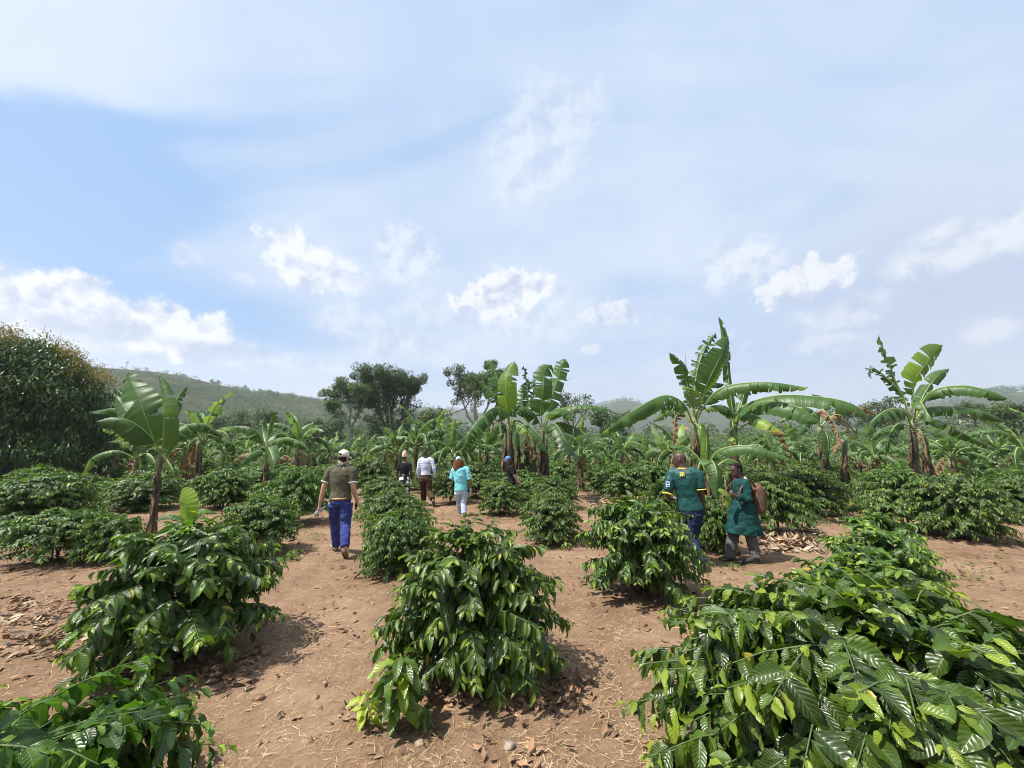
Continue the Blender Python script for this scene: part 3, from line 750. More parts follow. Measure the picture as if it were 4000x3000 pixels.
survey_banana('banana_plant', 'banana plant with one long torn leaf arching down behind the woman in turquoise', 'banana plant', 15., (1998, 0), (1990, 1660), .15, .09, [
 dict(p=[(1990, 1670, 0), (1985, 1600, -.1), (1950, 1500, -.2), (1925, 1435, -.1), (1893, 1408, 0)], w=.95, h=(.2, -1, .2), f=22, t=10, r=.5, c=.5),
 dict(p=[(1988, 1670, 0), (1980, 1590, -.5), (1975, 1500, -.7), (1988, 1450, -.6), (2012, 1410, -.5)], w=.95, h=(-.4, -1, .1), f=20, t=2, r=.2, c=.98),
 dict(p=[(1985, 1670, 0), (1970, 1600, .2), (1925, 1535, .3), (1870, 1486, .4)], w=.85, h=(0, -1, .5), f=25, t=9, r=.5, c=.5),
 dict(p=[(1990, 1680, 0), (1980, 1612, -.6), (1930, 1592, -1.2), (1870, 1640, -1.6), (1828, 1700, -1.8), (1802, 1762, -1.8)], w=1.15, f=52, t=14, r=.3, c=.45),
 dict(p=[(1985, 1680, .2), (1960, 1650, .8), (1930, 1670, 1.2), (1905, 1735, 1.4)], w=.9, f=50, t=7, r=.3, c=.35),
 dict(p=[(1995, 1690, 0), (2015, 1652, -.8), (2050, 1668, -1.2), (2080, 1720, -1.3)], w=.8, f=60, t=12, r=.5, c=.6, d=1.3),
 dict(p=[(1995, 1690, 0), (2050, 1660, -.6), (2105, 1700, -.9), (2140, 1772, -1.0)], w=.8, f=35, t=6, r=.3, c=.6),
 dict(p=[(1992, 1680, 0), (2010, 1590, .3), (2040, 1590, .4), (2080, 1640, .5)], w=.9, f=45, t=6, r=.3, c=.4),
 dict(p=[(1990, 1680, 0), (1950, 1640, -.4), (1930, 1650, -.5), (1915, 1700, -.6)], w=.3, f=60, t=6, r=.6, c=.6, d=2.5),
], seed=5, stems=[(1965, 0, 1975, 1690, .8), (2030, 0, 2020, 1690, .7)])
survey_banana('banana_plant', 'banana plant with shredded dark leaves standing upright in the central clump', 'banana plant', 16.3, (2056, 0), (2060, 1665), .14, .09, [
 dict(p=[(2060, 1670, 0), (2063, 1570, 0), (2058, 1490, 0), (2045, 1428, 0)], w=.6, h=CAMV, f=55, t=26, r=.8, c=.2),
 dict(p=[(2060, 1670, 0), (2080, 1570, .2), (2088, 1500, .2), (2086, 1452, .2)], w=.6, h=CAMV, f=50, t=22, r=.8, c=.25),
 dict(p=[(2058, 1670, 0), (2040, 1590, .2), (2045, 1530, .4), (2075, 1490, .4)], w=.8, h=CAMV, f=30, t=10, r=.5, c=.35),
 dict(p=[(2058, 1670, 0), (2020, 1640, -.4), (1980, 1660, -.5), (1950, 1720, -.5)], w=.8, f=55, t=10, r=.4, c=.35),
 dict(p=[(2062, 1670, 0), (2060, 1720, -.8), (2085, 1760, -1), (2080, 1800, -1)], w=.6, f=60, t=10, r=.6, c=.6, d=2.4),
], seed=6, stems=[(2085, 0, 2085, 1690, .3)])
survey_banana('banana_plant', 'banana plant with a curled upright leaf tip and long leaves spreading towards the village hill', 'banana plant', 15.4, (2108, 0), (2120, 1670), .16, .09, [
 dict(p=[(2118, 1670, 0), (2112, 1600, -.2), (2122, 1520, -.4), (2128, 1455, -.3), (2155, 1424, -.2)], w=1.0, h=(.1, -1, .1), f=18, t=4, r=.35, c=.5),
 dict(p=[(2122, 1670, 0), (2145, 1580, .1), (2178, 1480, .2), (2195, 1430, .2), (2208, 1402, .2)], w=.85, h=(-.2, -1, .2), f=14, t=6, r=.3, c=.55),
 dict(p=[(2124, 1675, 0), (2170, 1610, -.3), (2260, 1582, -.6), (2372, 1594, -.9)], w=.75, f=30, t=5, r=.25, c=.5),
 dict(p=[(2124, 1675, 0), (2160, 1605, -.8), (2210, 1600, -1.2), (2246, 1645, -1.4)], w=.95, f=25, t=2, r=.2, c=.7),
 dict(p=[(2124, 1680, 0), (2190, 1650, -.6), (2280, 1690, -1.2), (2338, 1778, -1.5)], w=.85, f=30, t=5, r=.3, c=.45),
 dict(p=[(2122, 1685, 0), (2165, 1655, -1.2), (2210, 1720, -1.9), (2262, 1805, -2.2)], w=.85, f=25, t=6, r=.3, c=.2),
 dict(p=[(2118, 1680, 0), (2090, 1620, -.6), (2050, 1590, -1.1), (2012, 1612, -1.4)], w=.95, f=55, t=8, r=.3, c=.3),
 dict(p=[(2122, 1670, 0), (2150, 1560, .5), (2180, 1510, .7), (2240, 1472, .8)], w=.05, f=30, t=0, r=.0, c=.8),
 dict(p=[(2120, 1690, 0), (2150, 1680, -.6), (2170, 1700, -.8), (2175, 1770, -.8)], w=.35, f=65, t=8, r=.6, c=.6, d=2.4),
], seed=7, stems=[(2135, 0, 2130, 1700, .6)])
survey_banana('banana_plant', 'tallest banana plant, its highest leaf rolled into a spear above the men in green', 'banana plant', 11., (2722, 0), (2712, 1630), .15, .085, [
 dict(p=[(2706, 1640, 0), (2700, 1570, 0), (2678, 1480, .0), (2655, 1420, -.1), (2612, 1378, -.2)], w=.55, h=(-.2, -1, .2), f=35, t=6, r=.35, c=.5),
 dict(p=[(2710, 1640, 0), (2718, 1480, .3), (2748, 1375, .4), (2797, 1300, .4)], w=.66, h=(-.2, -1, .1), f=30, t=16, r=.65, c=.45),
 dict(p=[(2716, 1640, 0), (2770, 1490, -.1), (2815, 1400, 0), (2822, 1310, 0), (2806, 1236, .1)], w=.52, h=(-.9, -1, .1), f=50, t=2, r=.2, c=.5, curl=.8),
 dict(p=[(2716, 1640, 0), (2758, 1510, -.4), (2795, 1430, -.5), (2825, 1370, -.5), (2845, 1312, -.4)], w=.85, h=(.25, -1, .1), f=14, t=3, r=.3, c=.45),
 dict(p=[(2704, 1650, 0), (2668, 1575, -.4), (2590, 1546, -.9), (2465, 1610, -1.5), (2348, 1694, -1.9)], w=.95, f=55, t=14, r=.3, c=.5, d=.45),
 dict(p=[(2704, 1660, 0), (2660, 1600, .4), (2600, 1600, .8), (2550, 1645, 1.0)], w=.7, f=50, t=6, r=.3, c=.45, d=.4),
 dict(p=[(2716, 1650, 0), (2780, 1545, -.6), (2860, 1503, -1.0), (3005, 1494, -1.5), (3158, 1516, -1.9)], w=.72, h=(0, -.35, 1), f=45, t=9, r=.2, c=.5, d=.45),
 dict(p=[(2706, 1655, 0), (2652, 1600, .2), (2632, 1680, .3), (2630, 1790, .3)], w=.4, f=70, t=16, r=.7, c=.6, d=2.5),
 dict(p=[(2710, 1640, 0), (2712, 1560, -.2), (2700, 1520, -.3), (2665, 1510, -.35)], w=.55, f=20, t=4, r=.4, c=.9),
 dict(p=[(2714, 1650, 0), (2740, 1680, -.5), (2755, 1730, -.6), (2775, 1785, -.6)], w=.36, h=CAMV, f=25, t=1, r=.2, c=.85),
 dict(p=[(2712, 1640, .3), (2700, 1540, .5), (2682, 1450, .6), (2678, 1376, .6)], w=.03, f=20, t=0, r=0, c=1.6, d=2),
 dict(p=[(2712, 1640, .2), (2740, 1560, .6), (2770, 1500, .8), (2830, 1500, .9)], w=.6, f=35, t=5, r=.3, c=.3),
], seed=8, stems=[(2775, 0, 2752, 1660, .5)])
survey_banana('banana_plant', 'banana plant with very long horizontal leaves reaching out over the wicker backpack', 'banana plant', 11.6, (2862, 0), (2868, 1665), .15, .085, [
 dict(p=[(2870, 1670, 0), (2900, 1590, -.4), (3032, 1545, -1.2), (3222, 1553, -1.9), (3330, 1580, -2.2), (3393, 1626, -2.3)], w=.90, h=(0, -.5, 1), f=32, t=3, r=.2, c=.6),
 dict(p=[(2872, 1672, 0), (2910, 1600, -.8), (2990, 1568, -1.6), (3087, 1580, -2.2), (3168, 1620, -2.5), (3208, 1655, -2.6)], w=.86, h=(0, -.6, 1), f=32, t=4, r=.2, c=.6),
 dict(p=[(2866, 1670, 0), (2850, 1600, -.6), (2800, 1582, -1.0), (2752, 1600, -1.2)], w=.62, f=50, t=5, r=.3, c=.62, d=.55),
 dict(p=[(2872, 1675, 0), (2900, 1612, -1), (2985, 1640, -1.8), (3075, 1702, -2.1)], w=.66, f=35, t=4, r=.3, c=.62, d=1.1),
 dict(p=[(2874, 1680, 0), (2960, 1640, -.5), (3040, 1680, -.9), (3100, 1800, -1.0)], w=.55, f=48, t=18, r=.9, c=.6, d=2.4),
 dict(p=[(2872, 1670, 0), (2856, 1560, -.1), (2842, 1440, 0), (2850, 1368, 0)], w=.34, h=(-.4, -1, 0), f=30, t=3, r=.35, c=.5),
 dict(p=[(2868, 1670, 0), (2890, 1600, .4), (2915, 1520, .5), (2935, 1545, .6)], w=.45, h=(0, -1, .4), f=30, t=3, r=.3, c=.5),
 dict(p=[(2864, 1675, 0), (2860, 1640, -.8), (2870, 1700, -1.1), (2880, 1760, -1.1)], w=.5, f=60, t=6, r=.4, c=.7, d=1.0),
], seed=9)
survey_banana('banana_sucker', 'short banana sucker with hanging broad leaves between the two men in green', 'banana plant', 9.4, (2772, 0), (2768, 1842), .08, .05, [
 dict(p=[(2768, 1850, 0), (2800, 1765, -.3), (2924, 1741, -.8), (3080, 1790, -1.2)], w=.52, h=(0, -.6, 1), f=30, t=3, r=.2, c=.5),
 dict(p=[(2768, 1850, 0), (2780, 1800, -.5), (2800, 1850, -.8), (2800, 1960, -.8)], w=.5, h=(0, -.8, .6), f=30, t=3, r=.2, c=.4),
 dict(p=[(2770, 1850, 0), (2840, 1795, .3), (2900, 1820, .5), (2960, 1900, .6)], w=.42, f=30, t=2, r=.2, c=.5),
 dict(p=[(2766, 1850, 0), (2758, 1780, -.1), (2760, 1710, -.1), (2742, 1650, -.1)], w=.24, h=CAMV, f=20, t=1, r=.2, c=.9),
 dict(p=[(2764, 1850, 0), (2720, 1780, .2), (2660, 1740, .4), (2550, 1745, .6)], w=.4, f=35, t=6, r=.3, c=.55, d=.5),
 dict(p=[(2764, 1850, 0), (2740, 1800, -.2), (2720, 1860, -.3), (2710, 1930, -.3)], w=.35, f=50, t=4, r=.4, c=.4),
], seed=10, stems=[(2838, 0, 2836, 1870, .3)])
survey_banana('banana_plant', 'ragged banana plant with a wind shredded leaf and one bright upright leaf', 'banana plant', 12.5, (3572, 0), (3562, 1640), .16, .09, [
 dict(p=[(3558, 1650, 0), (3535, 1560, .1), (3500, 1490, .2), (3468, 1410, .2), (3430, 1304, .3)], w=.55, h=(-.3, -1, .4), f=60, t=26, r=.9, c=.35),
 dict(p=[(3556, 1650, 0), (3520, 1540, -.2), (3455, 1470, -.2), (3405, 1436, -.2), (3400, 1480, -.2)], w=.42, h=(-.3, -1, .4), f=60, t=22, r=.9, c=.35),
 dict(p=[(3560, 1650, 0), (3568, 1500, -.2), (3600, 1445, -.3), (3645, 1385, -.3), (3683, 1347, -.3)], w=.92, h=(.35, -1, .1), f=14, t=4, r=.25, c=.95),
 dict(p=[(3564, 1650, 0), (3610, 1540, .5), (3660, 1470, .6), (3708, 1440, .6)], w=.55, h=(0, -1, .6), f=25, t=3, r=.3, c=.5),
 dict(p=[(3566, 1650, 0), (3630, 1535, -.4), (3748, 1506, -.9), (3854, 1524, -1.3), (3944, 1560, -1.5)], w=.78, h=(0, -.35, 1), f=45, t=4, r=.2, c=.5),
 dict(p=[(3566, 1655, 0), (3620, 1595, .1), (3706, 1588, .2), (3833, 1605, .2), (3928, 1650, .2)], w=.75, f=48, t=8, r=.3, c=.3, d=.6),
 dict(p=[(3558, 1660, 0), (3530, 1605, -.5), (3470, 1600, -.9), (3411, 1643, -1.2), (3384, 1700, -1.3)], w=.78, f=55, t=10, r=.3, c=.45),
 dict(p=[(3556, 1665, 0), (3510, 1655, -.3), (3474, 1700, -.5), (3460, 1785, -.5)], w=.62, f=62, t=14, r=.5, c=.15),
 dict(p=[(3566, 1655, 0), (3590, 1570, -.9), (3626, 1620, -1.3), (3658, 1650, -1.4)], w=.45, f=30, t=4, r=.4, c=.6),
 dict(p=[(3568, 1660, .2), (3660, 1640, .9), (3760, 1690, 1.4), (3892, 1755, 1.6)], w=.7, f=50, t=12, r=.4, c=.35),
 dict(p=[(3560, 1660, .2), (3500, 1660, .9), (3440, 1680, 1.3), (3400, 1720, 1.4)], w=.55, f=50, t=8, r=.4, c=.4),
 dict(p=[(3562, 1690, 0), (3590, 1680, -.4), (3610, 1720, -.5), (3625, 1800, -.5)], w=.3, f=65, t=8, r=.6, c=.6, d=2.4),
], seed=11, stems=[(3622, 0, 3610, 1700, .5)])
survey_banana('banana_plant', 'leaning banana plant with brown hanging leaves left of the ragged one', 'banana plant', 14., (3240, 0), (3200, 1665), .15, .09, [
 dict(p=[(3200, 1670, 0), (3170, 1600, 0), (3100, 1600, .1), (3040, 1650, .2)], w=.75, f=50, t=8, r=.3, c=.45),
 dict(p=[(3200, 1670, 0), (3190, 1610, -.3), (3150, 1640, -.6), (3120, 1700, -.7)], w=.7, f=50, t=7, r=.3, c=.45),
 dict(p=[(3200, 1670, 0), (3260, 1620, -.2), (3300, 1640, -.3), (3330, 1720, -.3)], w=.5, f=50, t=20, r=.9, c=.6, d=2.4),
 dict(p=[(3200, 1670, 0), (3280, 1600, .3), (3360, 1590, .5), (3420, 1620, .6)], w=.5, f=48, t=20, r=.9, c=.6, d=2.2),
 dict(p=[(3205, 1675, 0), (3230, 1700, -.6), (3235, 1760, -.7), (3225, 1800, -.7)], w=.5, h=CAMV, f=30, t=3, r=.3, c=.3),
 dict(p=[(3200, 1670, 0), (3220, 1580, 0), (3210, 1550, 0), (3170, 1540, 0)], w=.5, f=40, t=5, r=.3, c=.5),
 dict(p=[(3198, 1670, 0), (3210, 1600, -.5), (3270, 1680, -.9), (3260, 1790, -.9)], w=.5, f=45, t=18, r=.9, c=.6, d=2.4),
], seed=12, stems=[(3285, 0, 3300, 1720, .4)])
survey_banana('banana_plant', 'young banana plant with one rolled pale leaf pointing straight up beside the olive shirt man', 'banana plant', 12., (1045, 0), (1044, 1760), .10, .06, [
 dict(p=[(1044, 1765, 0), (1046, 1700, 0), (1058, 1640, 0), (1072, 1612, 0)], w=.26, h=(-.9, -1, 0), f=60, t=0, r=.1, c=.9, curl=.6, pet=.3),
 dict(p=[(1044, 1765, 0), (1015, 1700, -.2), (975, 1670, -.4), (915, 1665, -.5)], w=.6, h=(0, -.4, 1), f=35, t=6, r=.3, c=.5),
 dict(p=[(1044, 1765, 0), (1020, 1715, .2), (985, 1700, .2), (925, 1712, .2)], w=.45, f=45, t=7, r=.3, c=.5),
 dict(p=[(1042, 1770, 0), (1010, 1760, -.5), (970, 1780, -.9), (940, 1815, -1.1)], w=.45, f=45, t=3, r=.2, c=.45),
 dict(p=[(1046, 1765, 0), (1075, 1720, -.1), (1130, 1712, -.2), (1185, 1735, -.2), (1215, 1765, -.2)], w=.6, f=50, t=6, r=.3, c=.55),
 dict(p=[(1046, 1770, 0), (1050, 1750, -.7), (1065, 1790, -1.0), (1070, 1830, -1.1)], w=.45, h=(0, -1, .5), f=25, t=2, r=.2, c=.55),
 dict(p=[(1044, 1768, .1), (1030, 1700, .5), (1025, 1660, .6), (1035, 1640, .6)], w=.35, h=CAMV, f=25, t=3, r=.3, c=.6),
 dict(p=[(1044, 1775, .1), (1090, 1790, .3), (1120, 1780, .4), (1160, 1815, .4)], w=.45, f=55, t=10, r=.5, c=.6, d=2.4),
 dict(p=[(1042, 1775, .1), (1000, 1770, .5), (950, 1775, .6), (915, 1800, .7)], w=.5, f=60, t=10, r=.5, c=.6, d=2.4),
], seed=13)

# growth forms for the plants farther off
def banana_form(seed, H=3.0, nleaf=9, L=2.0, dead=2):
    rng = np.random.default_rng(seed)
    ms = MB(); pseudostem(ms, (0, 0, -.1), (rng.uniform(-.2, .2), rng.uniform(-.2, .2), H * .55), .15, .08, seed)
    if seed % 2: pseudostem(ms, (.5, .3, -.1), (.6, .35, H * .4), .12, .07, seed)
    ml = MB(); top = np.array([0, 0, H * .53])
    for k in range(nleaf):
        a = k * 2.4 + rng.uniform(-.4, .4); f = k / (nleaf - 1)
        l = L * rng.uniform(.8, 1.1); e = math.radians(80 - 62 * f + rng.uniform(-8, 8))
        o = np.array([math.cos(a), math.sin(a), 0]); up = np.array([0, 0, 1.])
        p1 = top + (o * math.cos(e) + up * math.sin(e)) * l * .35
        e2 = e - math.radians(20 + 40 * f); p2 = p1 + (o * math.cos(e2) + up * math.sin(e2)) * l * .35
        e3 = e2 - math.radians(25 + 35 * f); p3 = p2 + (o * math.cos(e3) + up * math.sin(e3)) * l * .35
        hint = up if f > .35 else -o * .9 + up * .2
        blade(ml, [top, p1, p2, p3], rng.uniform(.55, .75), hint, 25 + 30 * f, int(rng.integers(3, 14)), rng.uniform(.25, .7), rng.uniform(.15, .7) if k else .85, .5 if f > .7 else 0, rng=rng, n=22, m=3, thick=.03)
    for k in range(dead):
        a = rng.uniform(0, 6.28); o = np.array([math.cos(a), math.sin(a), 0]); up = np.array([0, 0, 1.])
        blade(ml, [top - up * .1, top + o * .4 - up * .05, top + o * .65 - up * .6, top + o * .6 - up * 1.3], .45, up, 65, 10, .7, .6, 2.5, rng=rng, n=18, m=2)
    return ml.mesh('leaves', [M_BAN, M_RIB]), ms.mesh('pseudostem', [M_PSEUDO])
BFORM = [banana_form(60 + k, [3.4, 2.8, 3.8, 2.4, 3.2, 3.0][k], [10, 9, 11, 8, 9, 10][k], [2.1, 1.8, 2.3, 1.6, 2.0, 1.9][k], [2, 1, 3, 1, 2, 2][k]) for k in range(6)]
def put_banana(px, topy, y, form, rz, label, group='banana plants farther off in the coffee field'):
    x = P(px, 1700, y).x; z0 = TZ(x, y); zt = P(px, topy, y).z
    h = [3.4, 2.8, 3.8, 2.4, 3.2, 3.0][form] * 1.06
    s = max(.35, (zt - z0) / h)
    o = empty('banana_plant', (x, y, z0), rz); o.scale = (s, s, s)
    link('leaves', BFORM[form][0], o); link('pseudostem', BFORM[form][1], o)
    return tag(o, label, 'banana plant', group)
FAR_BAN = [
 (800, 1545, 17, 0, .3, 'banana plant with fanned pale leaves behind the thin young one'),
 (745, 1600, 19, 1, 1.2, 'low banana plant just right of the thin young one, half hidden'),
 (545, 1640, 15, 4, 2.0, 'dark stemmed banana plant in the shade beside the mango tree'),
 (1175, 1590, 19, 2, 2.4, 'banana plant with a drooping top leaf behind the rolled leaf one'),
 (1130, 1640, 22, 3, .9, 'small banana plant below the grassy hill slope'),
 (1370, 1700, 27, 1, .1, 'tiny banana plant above the white cap, under the pale trunked tree'),
 (1475, 1720, 30, 3, 4.1, 'tiny banana plant under the dense dark tree'),
 (1275, 1700, 29, 5, 5.1, 'tiny banana plant between the rolled leaf one and the white cap'),
 (1555, 1640, 21, 4, 1.9, 'banana plant above the pink hat, leaning over brown stalks'),
 (1625, 1590, 20, 0, 3.6, 'banana plant with upright green leaves above the striped shirt man'),
 (1700, 1585, 21, 2, 5.2, 'banana plant with blackened torn leaf tips beside the vase shaped tree'),
 (1770, 1640, 17, 5, 2.7, 'banana plant with a yellow folded leaf above the turquoise shirt'),
 (1840, 1620, 17.5, 1, 0.8, 'banana plant with a bright upright leaf behind the pale blue cap'),
 (2230, 1690, 26, 3, 1.1, 'small banana plant beyond the long leaves pointing at the village hill'),
 (2330, 1700, 24, 5, 3.3, 'small banana plant beside the round dark tree'),
 (2440, 1690, 23, 1, .4, 'small banana plant with thin leaves over the green jersey bushes'),
 (2580, 1650, 19, 4, 2.2, 'banana plant with split leaves left of the tallest banana plant'),
 (2525, 1700, 27, 3, 4.4, 'little banana plant on the slope left of the tallest one'),
 (2960, 1690, 20, 0, 5.5, 'banana plant under the very long horizontal leaves'),
 (3080, 1710, 24, 3, 2.9, 'small banana plant in front of the bare field'),
 (3330, 1690, 22, 5, 1.6, 'banana plant between the leaning one and the ragged one'),
 (3700, 1650, 16, 2, 3.0, 'banana plant with dull drooping leaves right behind the ragged one'),
 (3800, 1690, 22, 4, .9, 'small banana plant before the blue ridge'),
 (3990, 1610, 15, 1, 2.1, 'banana plant cut by the frame edge below the blue ridge'),
 (4090, 1600, 17, 0, 2.6, 'banana plant peeking in at the frame edge behind the cut one'),
 (880, 1690, 24, 1, 3.9, 'small banana plant left of the rolled leaf one'),
 (970, 1690, 27, 3, 5.9, 'small banana plant under the flat layered tree'),
 (650, 1650, 23, 5, 4.9, 'banana plant behind the stem of the thin young one'),
 (2430, 1660, 20, 2, 1.6, 'banana plant standing alone below the village hill'),
 (2270, 1640, 18, 0, 5.1, 'banana plant overlapping the central clump on its open side'),
 (1900, 1640, 19, 2, 4.7, 'banana plant inside the central clump behind the torn arching leaf'),
 (2640, 1640, 17, 5, .7, 'banana plant behind the left side of the tallest one'),
 (3010, 1650, 16.5, 2, 2.5, 'banana plant filling the space under the longest leaf'),
 (3120, 1660, 18, 1, 3.4, 'banana plant touching the brown leaves of the leaning one'),
 (3400, 1670, 18, 0, 4.2, 'banana plant under the arching leaf of the ragged one'),
 (3650, 1680, 19, 3, 1.9, 'low banana plant behind the stems of the ragged one'),
 (3880, 1660, 18, 5, 5.3, 'banana plant under the brown tipped leaf near the blue ridge'),
 (1310, 1690, 24, 0, 2.2, 'banana plant just left of the white cap'),
 (1510, 1680, 24, 2, 3.1, 'banana plant between the white cap and the pink hat'),
 (720, 1690, 21, 4, 1.1, 'banana plant low behind the yellow green sucker'),
 (480, 1660, 19, 1, 2.9, 'banana plant at the shaded foot of the mango tree'),
 (1440, 1690, 34, 4, 0.6, 'far banana plant at the foot of the two joined trees'),
]
for a in FAR_BAN: put_banana(*a)
# ---------- trees ----------
M_TREE = leaf_mat('tree_leaf', (.014, .032, .010, 1), (.040, .078, .022, 1), (.11, .15, .04, 1), rough=.5, trans=.15, veins=3., vein_bump=.1, spec=.35)
M_TREE2 = leaf_mat('grey_tree_leaf', (.026, .045, .018, 1), (.065, .095, .036, 1), (.13, .16, .06, 1), rough=.5, trans=.2, veins=3., vein_bump=.1, spec=.35)
M_MANGO = leaf_mat('mango_leaf', (.010, .025, .007, 1), (.028, .058, .013, 1), (.13, .15, .03, 1), rough=.36, trans=.12, veins=3., vein_bump=.15, spec=.45)
M_BLOSSOM = simple_mat('blossom', (.36, .28, .05), .8, .3, 12, .2)
M_PALEBARK = simple_mat('pale_bark', (.38, .34, .28), .9, .3, 3, .5)
def crown_leaves(centres, radii, per, size, rng, droop=.5, mat=M_TREE, aspect=.45, tmax=.8, shell=.55):
    B, D, N, L, C, T, W_ = [], [], [], [], [], [], []
    for c, r in zip(centres, radii):
        n = max(4, int(per * rng.uniform(.7, 1.3)))
        v = rng.normal(0, 1, (n, 3)); v /= np.linalg.norm(v, axis=1, keepdims=True)
        rad = r * (shell + (1 - shell) * rng.uniform(0, 1, (n, 1))) * np.array([1, 1, .75])
        B.append(c + v * rad)
        D.append(v * .7 + rng.normal(0, .5, (n, 3)) - np.array([0, 0, droop]))
        N.append(v + rng.normal(0, .5, (n, 3)) + np.array([0, 0, .9]))
        L.append(size * rng.uniform(.6, 1.3, n)); W_.append(np.full(n, aspect)); C.append(rng.uniform(0, .9, n)); T.append(np.clip(rng.uniform(0, tmax, n) + rng.uniform(-.1, .15), 0, 1))
    cat = np.concatenate
    return leaves_np(cat(B), cat(D), cat(N), cat(L), cat(W_), cat(C), cat(T), 2, 2)
def grow(rng, mb, p, d, l, r, depth, spread, tips, upk=.25, fork=3):
    q = p + d * l
    mid = p + d * l * .5 + rng.normal(0, .04 * l, 3)
    mb.tube([tuple(p), tuple(mid), tuple(q)], [r, r * .85, r * .68], 6 if depth > 1 else 4, caps=False)
    if depth == 0: tips.append((q, l)); return
    for k in range(fork if depth > 1 else 3):
        nd = d + rng.normal(0, spread, 3) + np.array([0, 0, upk]); nd /= np.linalg.norm(nd)
        grow(rng, mb, q, nd, l * rng.uniform(.62, .86), r * .62, depth - 1, spread, tips, upk, fork)
    if depth <= 2: tips.append((q, l * .8))
def make_tree(px, footpy, y, toppy, halfw, seed, label, bark, leaf, size=.30, per=46, spread=.5, upk=.25, depth=4, trunk=.28, lower=0, flat=1., name='tree', cat='tree', blob=.8, group='trees beyond the banana plants', fork=3):
    rng = np.random.default_rng(seed)
    x = P(px, 1600, y).x; z0 = TZ(x, y); top = P(px, toppy, y).z - z0; wr = halfw / 1500. * y
    mb = MB(); tips = []
    tr = top * trunk
    mb.tube([(0, 0, -.3), (rng.normal(0, .1), 0, tr * .5), (0, 0, tr)], [top * .035, top * .027, top * .022], 10)
    for k in range(fork + 1):
        a = k * 6.28 / (fork + 1) + rng.uniform(-.4, .4); d = np.array([math.cos(a) * spread * 1.4, math.sin(a) * spread * 1.4, 1.]); d /= np.linalg.norm(d)
        grow(rng, mb, np.array([0, 0, tr * rng.uniform(.75, 1)]), d, top * .24, top * .016, depth - 1, spread, tips, upk, fork)
    c = np.array([t_[0] for t_ in tips])
    # fit the crown to its true spread
    sx = wr / max(.1, np.percentile(np.abs(c[:, :2]), 96)); sz = (top - tr) / max(.1, np.percentile(c[:, 2], 99) - tr) * .95
    def fit(v):
        v = np.array(v, float); f = np.clip((v[:, 2] - tr) / (top * .2), 0, 1)[:, None]
        v[:, :2] *= 1 + (sx - 1) * f; hi = v[:, 2] > tr; v[hi, 2] = tr + (v[hi, 2] - tr) * sz * flat; return v
    for i_ in range(len(mb.V)): mb.V[i_] = fit(mb.V[i_])
    c = fit(c); keep = c[:, 2] > tr * .6; c = c[keep]
    r = np.full(len(c), wr * .16 * blob) * rng.uniform(.6, 1.3, len(c))
    if lower:   # low skirt of foliage
        a = rng.uniform(0, 6.28, lower); hh = rng.uniform(.12, .97, lower); rr_ = wr * rng.uniform(.25, .95, lower) ** .7 * np.sqrt(np.clip(1 - (np.abs(hh - .42) / .60) ** 2.2, .02, 1))
        c = np.vstack([c, np.stack([rr_ * np.cos(a), rr_ * np.sin(a), hh * top], 1)]); r = np.concatenate([r, np.full(lower, wr * .17 * blob ** .5)])
    V, F, uv, T = crown_leaves(c, r, per, size, rng, .2)
    root = empty(name, (x, y, z0)); tag(root, label, cat, group)
    link('crown', mesh_np('crown', V, F, [leaf], None, uv, T), root); mb.build('trunk', [bark], root)
    return root
make_tree(1375, 0, 62, 1488, 108, 3, 'grey green open tree with a pale trunk, joined to the dense dark tree', M_PALEBARK, M_TREE2, .34, 75, .40, .38, 4, .34, lower=26)
make_tree(1535, 0, 66, 1436, 112, 14, 'dense dark tree with a pointed top above the pink hat', M_BARK, M_TREE, .36, 100, .26, .60, 4, .12, lower=130, blob=1.2)
make_tree(1862, 0, 58, 1418, 128, 5, 'vase shaped tree with bare pale limbs under a rounded grey crown', M_PALEBARK, M_TREE2, .30, 115, .50, .35, 4, .36, blob=.85)
make_tree(2232, 0, 80, 1532, 78, 6, 'round headed tree peeping over the central banana leaves', M_BARK, M_TREE2, .4, 50, .5, .25, 3, .3, blob=1.3)
make_tree(2378, 0, 60, 1588, 66, 7, 'low round dark tree beneath the village hill', M_BARK, M_TREE, .34, 70, .6, .1, 3, .15, lower=20, blob=1.5)
make_tree(3455, 0, 70, 1555, 75, 8, 'grey tree behind the shredded banana leaf', M_BARK, M_TREE2, .4, 50, .55, .2, 3, .2, lower=10, blob=1.4)
make_tree(3330, 0, 85, 1590, 60, 18, 'small tree between the long leaf tips and the ragged banana plant', M_BARK, M_TREE, .4, 50, .55, .2, 3, .2, lower=10, blob=1.4)
make_tree(3800, 0, 75, 1560, 50, 9, 'flat topped yellowish tree before the blue ridge', M_BARK, M_TREE2, .4, 50, .8, .05, 3, .55, flat=.8, blob=1.2)
make_tree(3960, 0, 55, 1570, 80, 10, 'bushy grey green tree at the frame edge before the blue ridge', M_BARK, M_TREE2, .36, 60, .6, .15, 3, .15, lower=24, blob=1.4)
make_tree(1000, 0, 75, 1590, 90, 11, 'flat layered dark tree below the wooded hill end', M_BARK, M_TREE, .4, 60, .7, .05, 3, .4, lower=10, flat=.85, blob=1.2)
make_tree(1275, 0, 72, 1640, 70, 12, 'low dark tree beside the foot of the pale trunked tree', M_BARK, M_TREE, .4, 60, .6, .1, 3, .2, lower=20, blob=1.4)
make_tree(1690, 0, 60, 1600, 60, 13, 'low dark tree behind the blackened banana leaves', M_BARK, M_TREE, .36, 60, .6, .1, 3, .2, lower=20, blob=1.4)
make_tree(860, 0, 80, 1620, 75, 15, 'broad dark tree at the foot of the grassy hill', M_BARK, M_TREE, .42, 60, .7, .08, 3, .2, lower=20, blob=1.4)
